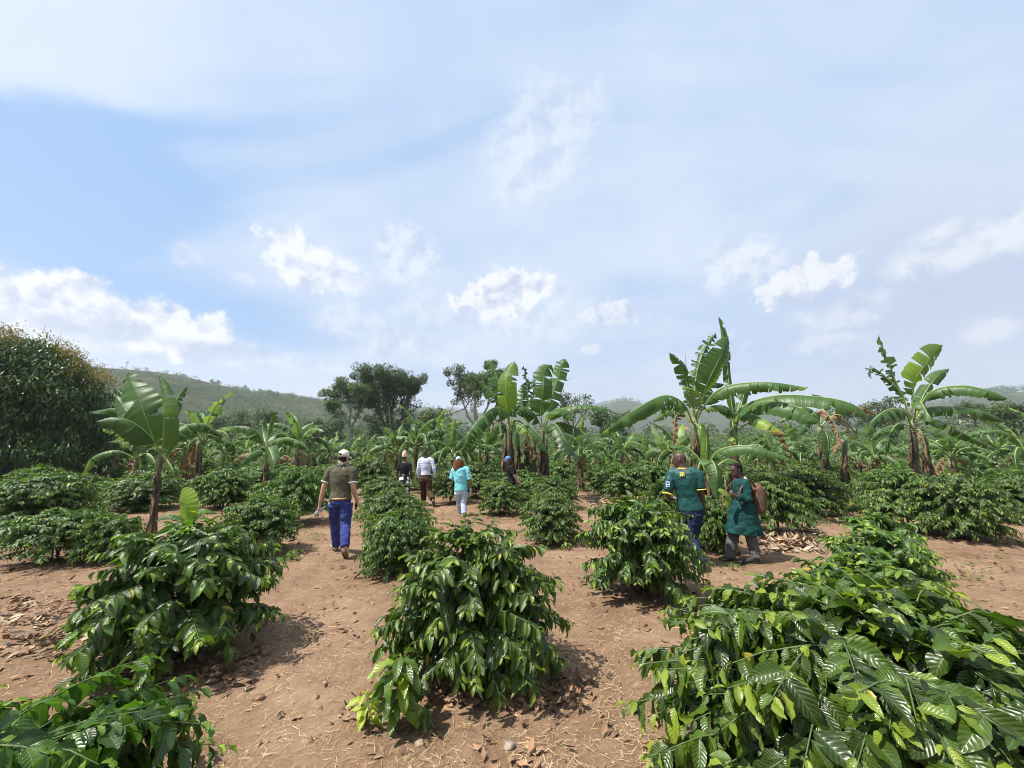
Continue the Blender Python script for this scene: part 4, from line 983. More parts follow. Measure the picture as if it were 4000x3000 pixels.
# the big mango tree
def mango():
    rng = np.random.default_rng(4); y = 17.; x = P(40, 1600, y).x; z0 = TZ(x, y)
    root = empty('mango_tree', (x, y, z0)); tag(root, 'big dark mango tree with orange blossom tips, foliage down to the ground', 'tree', 'trees beside the coffee field')
    mb = MB(); mb.tube([(0, 0, -.3), (.1, 0, 1.2), (0, .1, 2.6)], [.42, .34, .28], 12)
    for k in range(9):
        a = k * .7 + .2; e = rng.uniform(.4, 1.2)
        mb.tube([(0, 0, 2.2), (math.cos(a) * 1.4, math.sin(a) * 1.4, 2.4 + e), (math.cos(a) * 2.8, math.sin(a) * 2.8, 2.8 + e * 1.9)], [.2, .12, .05], 7)
    mb.build('trunk', [M_BARK], root)
    n = 1500
    u = rng.uniform(-.35, 1, n); a = rng.uniform(0, 6.28, n)
    Rr, Hh = 3.3, 6.8
    lump = 1 + .17 * np.sin(a * 3 + u * 4) + .08 * np.sin(a * 7 + 1.3 + u * 9) + .05 * np.sin(a * 15 + u * 17)
    z = 2.7 + u * (Hh - 3.0); z = np.where(u < 0, 2.7 + u * 7., z)
    rr_ = Rr * np.sqrt(np.clip(1 - np.clip(u, 0, 1) ** 2.1, .01, 1)) * lump * rng.uniform(.5, 1.0, n) ** .6
    c = np.stack([rr_ * np.cos(a), rr_ * np.sin(a), np.maximum(z, .25)], 1)
    V, F, uv, T = crown_leaves(c, rng.uniform(.32, .62, n), 34, .26, rng, .95, aspect=.24, tmax=.9, shell=.35)
    link('crown', mesh_np('crown', V, F, [M_MANGO], None, uv, T), root)
    # drooping leaf tufts standing proud of the outline
    # orange panicles
    Bq, Dq, Nq = [], [], []
    for i in range(330):
        u_ = rng.uniform(.45, .99); a_ = rng.uniform(-1.9, .5)
        lp = 1 + .17 * math.sin(a_ * 3 + u_ * 4) + .08 * math.sin(a_ * 7 + 1.3 + u_ * 9)
        if vnoise2(a_ * 2.2 + 5, u_ * 3.4, 8) + (.30 if u_ > .75 else 0) < .60: continue
        rr2 = Rr * math.sqrt(max(.01, 1 - u_ ** 2.1)) * lp + .10; c2 = np.array([rr2 * math.cos(a_), rr2 * math.sin(a_), 2.7 + u_ * (Hh - 3.0) + .12 * u_])
        out = np.array([c2[0], c2[1], c2[2] - 2.7]); out /= np.linalg.norm(out)
        for k in range(26):
            Bq.append(c2 + rng.normal(0, .13, 3) + out * rng.uniform(0, .42)); Dq.append(rng.normal(0, .5, 3) + out + np.array([0, 0, .7])); Nq.append(rng.normal(0, 1, 3))
    m_ = len(Bq); V, F, uv, T = leaves_np(np.array(Bq), np.array(Dq), np.array(Nq), rng.uniform(.05, .10, m_), np.full(m_, .4), np.zeros(m_), np.zeros(m_), 1, 2)
    link('blossom', mesh_np('blossom', V, F, [M_BLOSSOM], None, uv, T), root)
mango()
make_tree(470, 0, 26, 1560, 120, 33, 'dark leafy tree in the shade between the mango tree and the thin banana plant', M_BARK, M_MANGO, .28, 60, .6, .1, 3, .12, lower=40, blob=1.3)

# trees and scrub on the hills
def small_tree_form(seed, n=70, col=M_TREE, cone=False):
    rng = np.random.default_rng(seed); k = 9
    if cone: c = np.stack([rng.normal(0, .12, k), rng.normal(0, .12, k), np.linspace(.3, .95, k)], 1); r = np.linspace(.26, .06, k)
    else: c = np.stack([rng.normal(0, .22, k), rng.normal(0, .22, k), rng.uniform(.35, .8, k)], 1); r = rng.uniform(.16, .26, k)
    V, F, uv, T = crown_leaves(c, r, n, .11, rng, .1, aspect=.8)
    mb = MB(); mb.tube([(0, 0, -.05), (0, 0, .5)], [.04, .02], 5)
    return mesh_np('crown', V, F, [col], None, uv, T), mb.mesh('trunk', [M_BARK])
SF = [small_tree_form(70, 40), small_tree_form(71, 36, M_TREE2), small_tree_form(72, 44, cone=True), small_tree_form(73, 40)]
def hz_at(H, px, y_r):
    a, rs, Z = H; d = Vector(ray(px, 1600)); an = math.atan2(d.x, d.y)
    i = int(np.clip(np.searchsorted(a, an), 0, len(a) - 1)); j = int(np.clip(np.searchsorted(rs, y_r), 0, len(rs) - 1))
    return math.sin(an) * y_r, math.cos(an) * y_r, float(Z[j, i])
rng = np.random.default_rng(12)
RIDGE = [(342, 6, 0), (356, 9, 1), (470, 8, 0), (486, 6, 3), (688, 13, 0), (815, 10, 2), (836, 9, 2), (905, 9, 0), (920, 8, 3), (945, 12, 2), (962, 10, 2), (985, 12, 0), (1003, 9, 1)] + [(1020 + k * 15.5 + rng.uniform(-5, 5), rng.uniform(7, 14), int(rng.integers(0, 4))) for k in range(26)]
names_ = ['lone round tree on the bare crest of the grassy hill', 'dark conifer shaped tree on the sloping ridge line', 'small tree in the line along the hill shoulder']
for k, (px, h, f) in enumerate(RIDGE):
    x, y, z = hz_at(H1, px, 716 + rng.uniform(-12, 4))
    o = empty('ridge_tree', (x, y, z - .5), rng.uniform(0, 6)); o.scale = (h * 1.05, h * 1.05, h * 1.15)
    link('crown', SF[f][0], o); link('trunk', SF[f][1], o)
    g_ = 0 if k < 5 else (1 if k < 13 else 2)
    tag(o, names_[g_], 'tree', ['trees on the bare crest', 'trees down the sloping ridge', 'line of trees on the hill shoulder'][g_])
def scatter_stuff(name, label, pts, forms_seed, leaf, mat, nper=26, lsize=.16):
    """one mass of leafy clumps nobody could count; pts = (x,y,z,size)"""
    rng = np.random.default_rng(forms_seed); c, r = [], []
    for (x, y, z, s_) in pts:
        for q in range(3):
            c.append(np.array([x, y, z]) + np.array([rng.normal(0, .25), rng.normal(0, .25), rng.uniform(.3, .8)]) * s_); r.append(s_ * rng.uniform(.25, .42))
    c = np.array(c); r = np.array(r); n = len(c)
    B = np.repeat(c, nper, 0); v = rng.normal(0, 1, B.shape); v /= np.linalg.norm(v, axis=1, keepdims=True); rr_ = np.repeat(r, nper)[:, None]
    B = B + v * rr_ * rng.uniform(.6, 1, (len(B), 1)); L = rr_[:, 0] * leaf * rng.uniform(.6, 1.3, len(B))
    V, F, uv, T = leaves_np(B, v + rng.normal(0, .6, B.shape), v + rng.normal(0, .4, B.shape) + [0, 0, .6], L, np.full(len(B), .7), np.zeros(len(B)), rng.uniform(0, .85, len(B)), 1, 2)
    o = link(name, mesh_np(name, V, F, [mat], None, uv, T)); tag(o, label, None, None, 'stuff'); return o
pts = []
for k in range(2600):
    px = rng.uniform(200, 1700); q = rng.uniform(0, 1)
    rr_ = 320 + 400 * q
    dens_ = .75 if px > 1000 else (.95 if q < .5 + .25 * (vnoise2(px / 90, 0, 3) - .5) else .07)
    if rng.uniform() > dens_: continue
    x, y, z = hz_at(H1, px, rr_); pts.append((x, y, z - .5, rng.uniform(3, 8) * (.6 if px < 900 else 1)))
scatter_stuff('hillside_scrub', 'dark trees and scrub scattered over the hillside', pts, 3, .55, M_TREE, 22)
pts = []
for k in range(520):
    px = rng.uniform(1300, 3500); x, y, z = hz_at(H2, px, rng.uniform(1150, 1700)); pts.append((x, y, z - 1, rng.uniform(9, 17)))
for k in range(60):
    px = rng.uniform(2330, 2560); x, y, z = hz_at(H2, px, rng.uniform(1640, 1705)); pts.append((x, y, z - 1, rng.uniform(14, 22)))
for k in range(160):
    px = rng.uniform(3600, 4200); x, y, z = hz_at(H3, px, rng.uniform(1100, 1500)); pts.append((x, y, z - 1, rng.uniform(9, 16)))
scatter_stuff('far_woods', 'hazy woods covering the distant ridges', pts, 4, .6, M_TREE, 16)
pts = []
for k in range(1100):
    an = rng.uniform(-.95, .95); r_ = 115 + 260 * rng.uniform(0, 1) ** .7
    if an > .2 and rng.uniform() < .72: continue
    x, y = math.sin(an) * r_, math.cos(an) * r_; pts.append((x, y, TZ(x, y) - .4, rng.uniform(3, 7) * (r_ / 250) ** .5))
scatter_stuff('valley_woods', 'belt of dark trees at the far side of the plantation', pts, 5, .5, M_TREE, 26)

# village on the far hill: small pale houses
M_WALL = simple_mat('house_wall', (.50, .44, .38), .9, .1, .3, .1); M_ROOF = simple_mat('rusty_roof', (.36, .17, .11), .8, .2, .5, .1); M_TIN = simple_mat('tin_roof', (.62, .64, .66), .5, .1, .5, .1)
VILL = [(2285, 1655, 'T'), (2318, 1660, 'R'), (2345, 1672, 'R'), (2362, 1640, 'R'), (2388, 1665, 'T'), (2402, 1650, 'R'), (2425, 1676, 'R'), (2444, 1650, 'R'), (2462, 1670, 'R'), (2478, 1640, 'T'), (2496, 1672, 'R'), (2515, 1655, 'R'), (2533, 1668, 'R'), (2560, 1650, 'T'), (2585, 1664, 'R'), (2615, 1640, 'R')]
for k, (px, rr_, c_) in enumerate(VILL):
    x, y, z = hz_at(H2, px, rr_ - 40 - (k * 37 % 60))
    o = empty('house', (x, y, z), rng.uniform(-.5, .5))
    w, d, h = rng.uniform(11, 17), rng.uniform(8, 11), rng.uniform(4, 5.5)
    mb = MB(); mb.box((0, 0, h / 2 - 1), (w, d, h + 2)); mb.build('wall', [M_WALL], o, smooth=False)
    mb = MB(); mb.add([(-w / 2 - .6, -d / 2 - .6, h), (w / 2 + .6, -d / 2 - .6, h), (w / 2 + .6, d / 2 + .6, h), (-w / 2 - .6, d / 2 + .6, h), (-w / 2 + 2, 0, h + 3), (w / 2 - 2, 0, h + 3)], [(0, 1, 5, 4), (2, 3, 4, 5), (3, 2, 1, 0)]); mb.add([(-w / 2 - .6, -d / 2 - .6, h), (-w / 2 - .6, d / 2 + .6, h), (-w / 2 + 2, 0, h + 3), (w / 2 + .6, -d / 2 - .6, h), (w / 2 + .6, d / 2 + .6, h), (w / 2 - 2, 0, h + 3)], [(0, 2, 1), (3, 4, 5)])
    mb.build('roof', [M_TIN if c_ == 'T' else M_ROOF], o, smooth=False)
    tag(o, 'tiny pale house with a tin roof among the trees of the far hill' if c_ == 'T' else 'tiny pale house with a rusty roof among the trees of the far hill', 'house', 'tin roofed village houses' if c_ == 'T' else 'rusty roofed village houses')
# nearer farm houses glimpsed through the leaves
for k, (px, y, w, lab, c_, zt) in enumerate([(2655, 260, 8, 'orange roofed farmhouse glimpsed left of the tallest banana stem', M_ROOF, 1640), (2735, 240, 8, 'white farmhouse glimpsed right of the tallest banana stem', M_TIN, 1640), (3775, 170, 6, 'small earth coloured shed beside the ragged banana plant', M_ROOF, 1690)]):
    x = P(px, 1600, y).x; z = TZ(x, y); h = 3.2; d = w * .6
    o = empty('farmhouse', (x, y, z), .3); mb = MB(); mb.box((0, 0, h / 2 - .5), (w, d, h + 1)); mb.build('wall', [M_WALL], o, smooth=False)
    mb = MB(); mb.add([(-w / 2 - .5, -d / 2 - .5, h), (w / 2 + .5, -d / 2 - .5, h), (w / 2 + .5, d / 2 + .5, h), (-w / 2 - .5, d / 2 + .5, h), (-w / 2 - .5, 0, h + 2), (w / 2 + .5, 0, h + 2)], [(0, 1, 5, 4), (2, 3, 4, 5), (3, 2, 1, 0)]); mb.build('roof', [c_], o, smooth=False)
    mb = MB(); mb.box((w * .1, -d / 2 - .03, 1.0), (1, .06, 2)); mb.build('door', [M_BARK], o, smooth=False)
    tag(o, lab, 'house')
# mast on the ridge
x, y, z = hz_at(H1, 465, 712); mt = empty('radio_mast', (x, y, z - 1)); tag(mt, 'slender lattice radio mast on the crest of the grassy hill', 'mast')
M_STEEL = simple_mat('galvanised', (.45, .45, .47), .5, .1, 1, .0, metallic=.6)
hm = P(465, 1406, y).z - z
mb = MB()
for k in range(3):
    a = k * 2.094; mb.tube([(math.cos(a) * 1.2, math.sin(a) * 1.2, 0), (math.cos(a) * .35, math.sin(a) * .35, hm)], [.12, .09], 5)
for q in range(16):
    f0, f1 = q / 16, (q + 1) / 16
    for k in range(3):
        a, b = k * 2.094, (k + 1) * 2.094; r0, r1 = 1.2 - .85 * f0, 1.2 - .85 * f1
        mb.tube([(math.cos(a) * r0, math.sin(a) * r0, hm * f0), (math.cos(b) * r1, math.sin(b) * r1, hm * f1)], .08, 4, caps=False)
mb.build('lattice', [M_STEEL], mt)
mb = MB()
for q in (.86, .93): 
    for k in range(3): mb.box((math.cos(k * 2.094 + .5) * .9, math.sin(k * 2.094 + .5) * .9, hm * q), (.5, .5, 2.0), k)
mb.build('antenna', [M_STEEL], mt)
# ---------- the rest of the coffee rows ----------
FARFORMS = [coffee_meshes(1.0, 1.2, 170, .145, 2, 2, 90 + k, .07) for k in range(4)]
MARKS = [(100, 'the mango tree'), (620, 'the thin young banana plant'), (1045, 'the rolled leaf banana plant'), (1340, 'the white capped man'), (1580, 'the woman in the pink hat'), (1665, 'the striped shirt man'), (1790, 'the woman in turquoise'), (1990, 'the woman in the blue cap'), (2300, 'the bare strip with husks'), (2660, 'the green jersey man'), (2880, 'the green coat man'), (3230, 'the leaning banana plant'), (3570, 'the ragged banana plant'), (3900, 'the big bush with dry lower leaves')]
ORD = 'first second third fourth fifth sixth seventh eighth ninth tenth eleventh twelfth thirteenth fourteenth fifteenth sixteenth seventeenth eighteenth nineteenth twentieth'.split()
rng = np.random.default_rng(31)
cand = []
for i in range(-40, 60):
    for j in range(-40, 60):
        x = -.36 + 1.95 * i - 1.75 * j + rng.uniform(-.25, .25); y = 3.43 + 1.9 * i + 1.55 * j + rng.uniform(-.25, .25)
        d = math.hypot(x, y); an = math.atan2(x, y)
        if y < 9 or d > 37 or abs(an) > R(54): continue
        u = x / y * 1500 * 1.02 + 2000      # about where it stands in the view
        if d < 12.3 and 500 < u < 3900: continue
        if 3270 < u < 3400 and d < 17: continue      # the bare track
        if min(math.hypot(x - a, y - b) for a, b in placed) < 1.75: continue
        cand.append((d, x, y, u))
cand.sort(); cnt = {}
for k, (d, x, y, u) in enumerate(cand):
    f, s_ = (FORMS if d < 19 else FARFORMS)[k % 4]
    m_ = min(MARKS, key=lambda q: abs(q[0] - u))[1]
    cnt[m_] = cnt.get(m_, 0) + 1
    far = d > 24 or cnt[m_] > 12
    lab = 'small far coffee bush in the dense green band under the banana leaves' if far else 'coffee bush, %s one met going straight out beyond %s' % (ORD[cnt[m_] - 1], m_)
    sc = rng.uniform(.85, 1.15)
    put_bush(x, y, f, s_, (sc * 1.08, sc * 1.08, rng.uniform(.9, 1.12)), rng.uniform(0, 6.28), lab, 'far coffee bushes in the green band' if far else GRP)
print('lattice bushes', len(cand))
# beyond them the rows merge
pts = []
for k in range(2600):
    an = rng.uniform(-.97, .97); r_ = 36 + 150 * rng.uniform(0, 1) ** .75
    if k % 7 == 0: an = rng.choice([-1, 1]) * rng.uniform(1.0, 1.35); r_ = rng.uniform(13, 90)
    x, y = math.sin(an) * r_, math.cos(an) * r_
    if an > .28 and r_ > 62 and vnoise2(x / 14, y / 9, 4) < .45: continue
    pts.append((x, y, TZ(x, y) - .2, rng.uniform(1.3, 1.9)))
scatter_stuff('coffee_field', 'coffee rows merging into a green mass in the distance', pts, 8, .42, M_LEAF, 34)
# ---------- people ----------
def cloth_mat(name, col, rough=.85, var=.12, sc=6., bump=.38, bs=180., spec=.2, extra=None):
    m, t = new_mat(name)
    tc = t.n('ShaderNodeTexCoord'); o_ = tc.outputs['Object']
    c = t.ramp(t.noise(o_, sc, 5, .6), [(.3, tuple(k * (1 - var * 2) for k in col)), (.7, tuple(min(1, k * (1 + var)) for k in col))])
    if extra: c = extra(t, o_, c)
    b = t.n('ShaderNodeBsdfPrincipled', i_Base_Color=c, i_Roughness=rough); b.inputs['Specular IOR Level'].default_value = spec
    h = t.math('ADD', t.noise(o_, 14, 4, .6), t.math('MULTIPLY', t.noise(o_, bs, 2), .12))
    bp = t.n('ShaderNodeBump', i_Height=h, i_Strength=bump, i_Distance=.03); t.set(b.inputs['Normal'], bp.outputs[0])
    o = t.n('ShaderNodeOutputMaterial'); t.set(o.inputs[0], b); return m
def skin_mat(name, col):
    m, t = new_mat(name)
    tc = t.n('ShaderNodeTexCoord')
    c = t.ramp(t.noise(tc.outputs['Object'], 11, 4), [(.3, tuple(k * .85 for k in col)), (.7, tuple(min(1, k * 1.1) for k in col))])
    b = t.n('ShaderNodeBsdfPrincipled', i_Base_Color=c, i_Roughness=.48)
    b.inputs['Subsurface Weight'].default_value = .08; b.inputs['Subsurface Radius'].default_value = (.01, .004, .002)
    o = t.n('ShaderNodeOutputMaterial'); t.set(o.inputs[0], b); return m
SK_W = skin_mat('light_skin', (.56, .33, .24)); SK_D = skin_mat('dark_skin', (.075, .038, .026)); SK_M = skin_mat('brown_skin', (.20, .10, .065)); SK_P = skin_mat('fair_skin', (.60, .36, .27))
M_DARKHAIR = cloth_mat('dark_hair', (.022, .016, .013), .6, .3, 60, .6)
M_BLACKHAIR = cloth_mat('black_hair', (.008, .007, .007), .8, .3, 80, .8)

def remeshed(mb, name, mat, vox=.008, smooth=3, disp=0., dscale=.08, seed=0):
    me = mb.mesh(name, [mat] if not isinstance(mat, list) else mat)
    ob = bpy.data.objects.new('work', me); COL.objects.link(ob)
    r = ob.modifiers.new('r', 'REMESH'); r.mode = 'VOXEL'; r.voxel_size = vox; r.use_smooth_shade = True
    s = ob.modifiers.new('s', 'SMOOTH'); s.factor = .5; s.iterations = smooth
    if disp:
        tx = bpy.data.textures.new(name + '_folds', 'CLOUDS'); tx.noise_scale = dscale; tx.noise_depth = 1
        d = ob.modifiers.new('d', 'DISPLACE'); d.texture = tx; d.strength = disp; d.mid_level = .5; d.texture_coords = 'LOCAL'
    dg = bpy.context.evaluated_depsgraph_get(); dg.update()
    out = bpy.data.meshes.new_from_object(ob.evaluated_get(dg), depsgraph=dg)
    bpy.data.objects.remove(ob, do_unlink=True); out.name = name
    if not out.materials: out.materials.append(mat)
    return out

class Person:
    def __init__(s, y0, J, label, height=1.75, skin=SK_W, fwd=(0, 1, 0), look=None, build=1., category='person', group=None):
        s.y0 = y0; s.k = height / 1.8; s.b = build; s.skin = skin
        foot = P(J['pel'][0], 2100, y0); s.o = np.array([foot.x, y0, TZ(foot.x, y0)])
        s.root = empty('person', tuple(s.o)); tag(s.root, label, category, group)
        s.J = {}
        for n_, v in J.items():
            p = np.array(P(v[0], v[1], y0 + v[2])) - s.o
            if len(v) > 3: p[2] = v[3]       # height above the ground given outright
            s.J[n_] = p
        s.f = np.array(fwd, float); s.f /= np.linalg.norm(s.f)
        s.look = np.array(look if look is not None else fwd, float); s.look /= np.linalg.norm(s.look)
    def torso(s, mb, g=0., lo=-.18, hi=1.22, fl=0.):
        J, k = s.J, s.k * s.b
        pel, nk = J['pel'], J['neck']; ax_h = J['hipR'] - J['hipL']; ax_s = J['shR'] - J['shL']
        ax = ax_h / np.linalg.norm(ax_h) + ax_s / np.linalg.norm(ax_s); ax /= np.linalg.norm(ax)
        rows = [(-.18, .125, .10), (-.08, .158, .122), (0, .165, .122), (.14, .152, .108), (.3, .138, .100), (.45, .148, .108), (.62, .165, .118), (.78, .176, .116), (.90, .168, .098), (.97, .115, .078), (1.03, .062, .060), (1.12, .054, .056), (1.22, .054, .056)]
        pts, rad = [], []
        v = nk - pel
        back = np.cross(ax, v / np.linalg.norm(v))
        for f, a, b in rows:
            if f < lo - 1e-6 or f > hi + 1e-6: continue
            p = pel + v * f + back * (-.0)
            e = g + fl * max(0, .35 - f)
            pts.append(tuple(p)); rad.append((a * k + e, b * k + e))
        mb.tube(pts, rad, 20, up=Vector(ax))
        s.ax = ax; s.back = back
    def limb(s, mb, names, radii, g=0., upto=1., seg=12):
        P_ = [s.J[n_] for n_ in names]
        L = [np.linalg.norm(P_[i + 1] - P_[i]) for i in range(len(P_) - 1)]; tot = sum(L)
        pts, rad = [], []
        n = 13
        for q in range(n):
            f = q / (n - 1) * upto; d = f * tot; i = 0
            while i < len(L) - 1 and d > L[i]: d -= L[i]; i += 1
            p = P_[i] + (P_[i + 1] - P_[i]) * min(1, d / L[i]); pts.append(tuple(p))
            rad.append(float(np.interp(f, np.linspace(0, 1, len(radii)), radii)) * s.k * (s.b ** .5) + (g if np.isscalar(g) else float(np.interp(f, [0, 1], g))))
        mb.tube(pts, rad, seg)
        if names[0][:2] == 'sh':      # round the shoulder into the collar bone
            g0 = g if np.isscalar(g) else g[0]; a = P_[0]; nk = s.J['neck']; out = (a - nk) / np.linalg.norm(a - nk)
            r0 = radii[0] * s.k * (s.b ** .5) + g0
            mb.tube([tuple(a + (nk - a) * .72 + np.array([0, 0, -.015])), tuple(a + (nk - a) * .35), tuple(a), tuple(a + out * r0 * .55 - np.array([0, 0, .01])), tuple(a + out * r0 * .9 - np.array([0, 0, .02]))], [r0 * .80, r0 * .95, r0 * 1.0, r0 * .78, r0 * .3], 14)
    ARM = [.058, .053, .047, .040, .041, .034, .026]
    LEG = [.098, .090, .074, .056, .058, .048, .038]
    def hand(s, mb, wr, el, curl=.5, palm_n=None, ln=.185):
        w = s.J[wr]; d = w - s.J[el]; d /= np.linalg.norm(d); k = s.k
        nrm = np.array(palm_n if palm_n is not None else np.cross(d, s.f)); nrm = nrm - d * (nrm @ d); nrm /= np.linalg.norm(nrm)
        sd_ = np.cross(d, nrm)
        mb.tube([tuple(w - d * .01), tuple(w + d * .045 * k), tuple(w + d * .09 * k)], [(.026 * k, .019 * k), (.038 * k, .016 * k), (.040 * k, .014 * k)], 12, up=Vector(sd_))
        for q, (off, l) in enumerate([(-.030, .062), (-.010, .074), (.010, .078), (.030, .070)]):
            p = w + d * .085 * k + sd_ * off * k; pts = [tuple(p)]; a = .15; pp = p
            for r_ in range(3):
                a += curl * (.7 + .1 * q); dd = d * math.cos(a) + nrm * math.sin(a); pp = pp + dd * l * k / 2.6; pts.append(tuple(pp))
            mb.tube(pts, [.0095 * k, .009 * k, .0085 * k, .0065 * k], 7)
        p = w + d * .03 * k + sd_ * .028 * k
        mb.tube([tuple(p), tuple(p + sd_ * .028 + d * .03 + nrm * .012), tuple(p + sd_ * .034 + d * .065 + nrm * .03)], [.013 * k, .011 * k, .008 * k], 7)
        return w + d * .09 * k + nrm * .03 * k
    def foot(s, mb, an, toe, g=0., lift=0.):
        a, t_ = s.J[an], s.J[toe]; d = t_ - a; d /= np.linalg.norm(d); k = s.k
        h = a - d * .055 * k + np.array([0, 0, -.045 * k])
        tt = a + d * (np.linalg.norm(t_ - a)); 
        mb.tube([tuple(h), tuple(a * .6 + (h + d * .06) * .4), tuple((a + t_) / 2 + np.array([0, 0, .0])), tuple(t_)], [(.030 * k + g, .034 * k + g), (.036 * k + g, .046 * k + g), (.042 * k + g, .032 * k + g), (.034 * k + g, .018 * k + g)], 12, up=Vector(np.cross(d, (0, 0, 1.)) + 1e-6))
    def frame(s):
        up = s.J['head'] - s.J['neck']; up = up / np.linalg.norm(up) * .35 + np.array([0, 0, 1.]); up /= np.linalg.norm(up)
        f = s.look - up * (s.look @ up); f /= np.linalg.norm(f); r = np.cross(f, up)
        return up, f, r
    ROWS = [(-.118, .026, .026, .050), (-.10, .046, .050, .036), (-.07, .058, .072, .020), (-.03, .068, .086, .008), (.01, .073, .096, 0), (.045, .076, .100, -.004), (.08, .068, .090, -.008), (.102, .050, .066, -.010), (.118, .018, .022, -.010)]
    def headmesh(s, mb, g=0., rows=None, off=(0, 0)):
        up, f, r = s.frame(); c = s.J['head']; k = s.k
        pts, rad = [], []
        for z, a, b, y in (rows or s.ROWS):
            pts.append(tuple(c + up * (z * k + (g if z > 0 else 0)) + f * (y * k + off[0]))); rad.append((a * k + g, b * k + g))
        mb.tube(pts, rad, 20, up=Vector(r))
    def head(s, mb):
        up, f, r = s.frame(); c = s.J['head']; k = s.k
        s.headmesh(mb)
        nz = [c + f * .088 * k + up * .018 * k, c + f * .104 * k - up * .012 * k, c + f * .112 * k - up * .034 * k, c + f * .085 * k - up * .042 * k]
        mb.tube([tuple(p) for p in nz], [.009, .012, .0155, .008], 8)
        mb.tube([tuple(c + f * .084 * k + up * .030 * k - r * .04), tuple(c + f * .094 * k + up * .034 * k), tuple(c + f * .084 * k + up * .030 * k + r * .04)], .011, 7)   # brow
        mb.tube([tuple(c + f * .078 * k - up * .064 * k - r * .022), tuple(c + f * .092 * k - up * .062 * k), tuple(c + f * .078 * k - up * .064 * k + r * .022)], .011, 7)   # lips
        for sg in (-1, 1):
            e = c + r * sg * .074 * k - f * .006
            mb.tube([tuple(e - up * .030), tuple(e + up * .002 + r * sg * .010 - f * .008), tuple(e + up * .028 - f * .006)], [(.008, .012), (.010, .019), (.008, .014)], 8)
        mb.tube([tuple(c - up * .09 - f * .012), tuple(s.J['neck'] + (c - s.J['neck']) * .1)], [.052 * k, .058 * k], 12)
    def body(s, curlL=.5, curlR=.5, nL=None, nR=None, feet=True):
        mb = MB(); s.torso(mb)
        for sd_ in 'LR':
            s.limb(mb, ['sh' + sd_, 'el' + sd_, 'wr' + sd_], s.ARM); s.limb(mb, ['hip' + sd_, 'kn' + sd_, 'an' + sd_], s.LEG)
            if feet: s.foot(mb, 'an' + sd_, 'toe' + sd_)
        s.hL = s.hand(mb, 'wrL', 'elL', curlL, nL); s.hR = s.hand(mb, 'wrR', 'elR', curlR, nR)
        s.head(mb)
        link('body', remeshed(mb, 'body', s.skin, .0062, 2), s.root)
        up, f, r = s.frame(); c = s.J['head']; k = s.k
        for sg in (-1, 1):
            e = MB(); e.tube([tuple(c + f * .083 * k + r * sg * .030 * k + up * .012), tuple(c + f * .090 * k + r * sg * .030 * k + up * .012)], [.008, .006], 8); e.build('eye', [M_BLACKHAIR], s.root)
    def shirt(s, mat, sleeve=.4, g=.016, lo=-.10, sg=.016, name='shirt', fl=0., disp=.012, sgl=None):
        mb = MB(); s.torso(mb, g, lo, .97, fl)
        for sd_ in 'LR':
            up_ = sleeve if np.isscalar(sleeve) else sleeve['LR'.index(sd_)]
            s.limb(mb, ['sh' + sd_, 'el' + sd_, 'wr' + sd_], s.ARM, sgl or (sg, sg), up_)
        me = remeshed(mb, name, mat, .009, 3, disp * 1.2, .10); return link(name, me, s.root)
    def trousers(s, mat, g=.014, upto=1., hi=.14, cuff=.02, name='trousers'):
        mb = MB(); s.torso(mb, g * .8, -.18, hi)
        for sd_ in 'LR': s.limb(mb, ['hip' + sd_, 'kn' + sd_, 'an' + sd_], s.LEG, (g, g + cuff), upto)
        return link(name, remeshed(mb, name, mat, .009, 3, .024, .06), s.root)
    def shoes(s, mat, sole=None, g=.010):
        for sd_ in 'LR':
            mb = MB(); s.foot(mb, 'an' + sd_, 'toe' + sd_, g); o = link('shoe', remeshed(mb, 'shoe', mat, .007, 2), s.root)
            if sole:
                a, t_ = s.J['an' + sd_], s.J['toe' + sd_]; d = (t_ - a) / np.linalg.norm(t_ - a); dn = np.cross(np.cross(d, (0, 0, 1.)), d); dn = -dn / np.linalg.norm(dn)
                m2 = MB(); h = a - d * .07 + np.array([0, 0, -.06]) ; m2.tube([tuple(h + dn * .015), tuple((a + t_) / 2 + dn * .045), tuple(t_ + dn * .020)], [(.040, .012), (.046, .012), (.036, .010)], 12, up=Vector(np.cross(d, (0, 0, 1.))))
                l = m2.build('sole', [sole], o)
    def ringtrim(s, at_, nxt, r, w, mat, name='cuff'):
        """band of trim round a sleeve"""
        a, b = np.array(at_), np.array(nxt); d = (b - a) / np.linalg.norm(b - a)
        mb = MB(); mb.tube([tuple(a - d * w), tuple(a + d * w)], [r, r * .98], 18); return mb.build(name, [mat], s.root)
    def cap(s, mat, brim_dir=None, name='cap', gap=False):
        up, f, r = s.frame(); c = s.J['head']; k = s.k
        rows = [(.018, .082, .106, -.006), (.045, .083, .107, -.006), (.08, .076, .099, -.008), (.108, .058, .076, -.010), (.126, .034, .044, -.010), (.132, .008, .01, -.010)]
        mb = MB(); pts = [tuple(c + up * z * k + f * y * k) for z, a, b, y in rows]; mb.tube(pts, [(a * k, b * k) for z, a, b, y in rows], 22, up=Vector(r))
        o = mb.build(name, [mat], s.root)
        bd = np.array(brim_dir if brim_dir is not None else f, float); bd = bd - up * (bd @ up); bd /= np.linalg.norm(bd); br = np.cross(bd, up)
        V, F = [], []
        for lay in (0, .004):
            for i in range(9):
                u = (i / 8 - .5) * 2
                for j in range(5):
                    v = j / 4; x = u * .072 * (1 - .12 * v * v); y = .078 * math.sqrt(max(0, 1 - (u * .72) ** 2)) * 1.12 + v * .075 * math.sqrt(max(0, 1 - u * u * .85)); z = .024 - .020 * u * u - .020 * v - lay
                    V.append(tuple(c + br * x * k + bd * y * k + up * z * k))
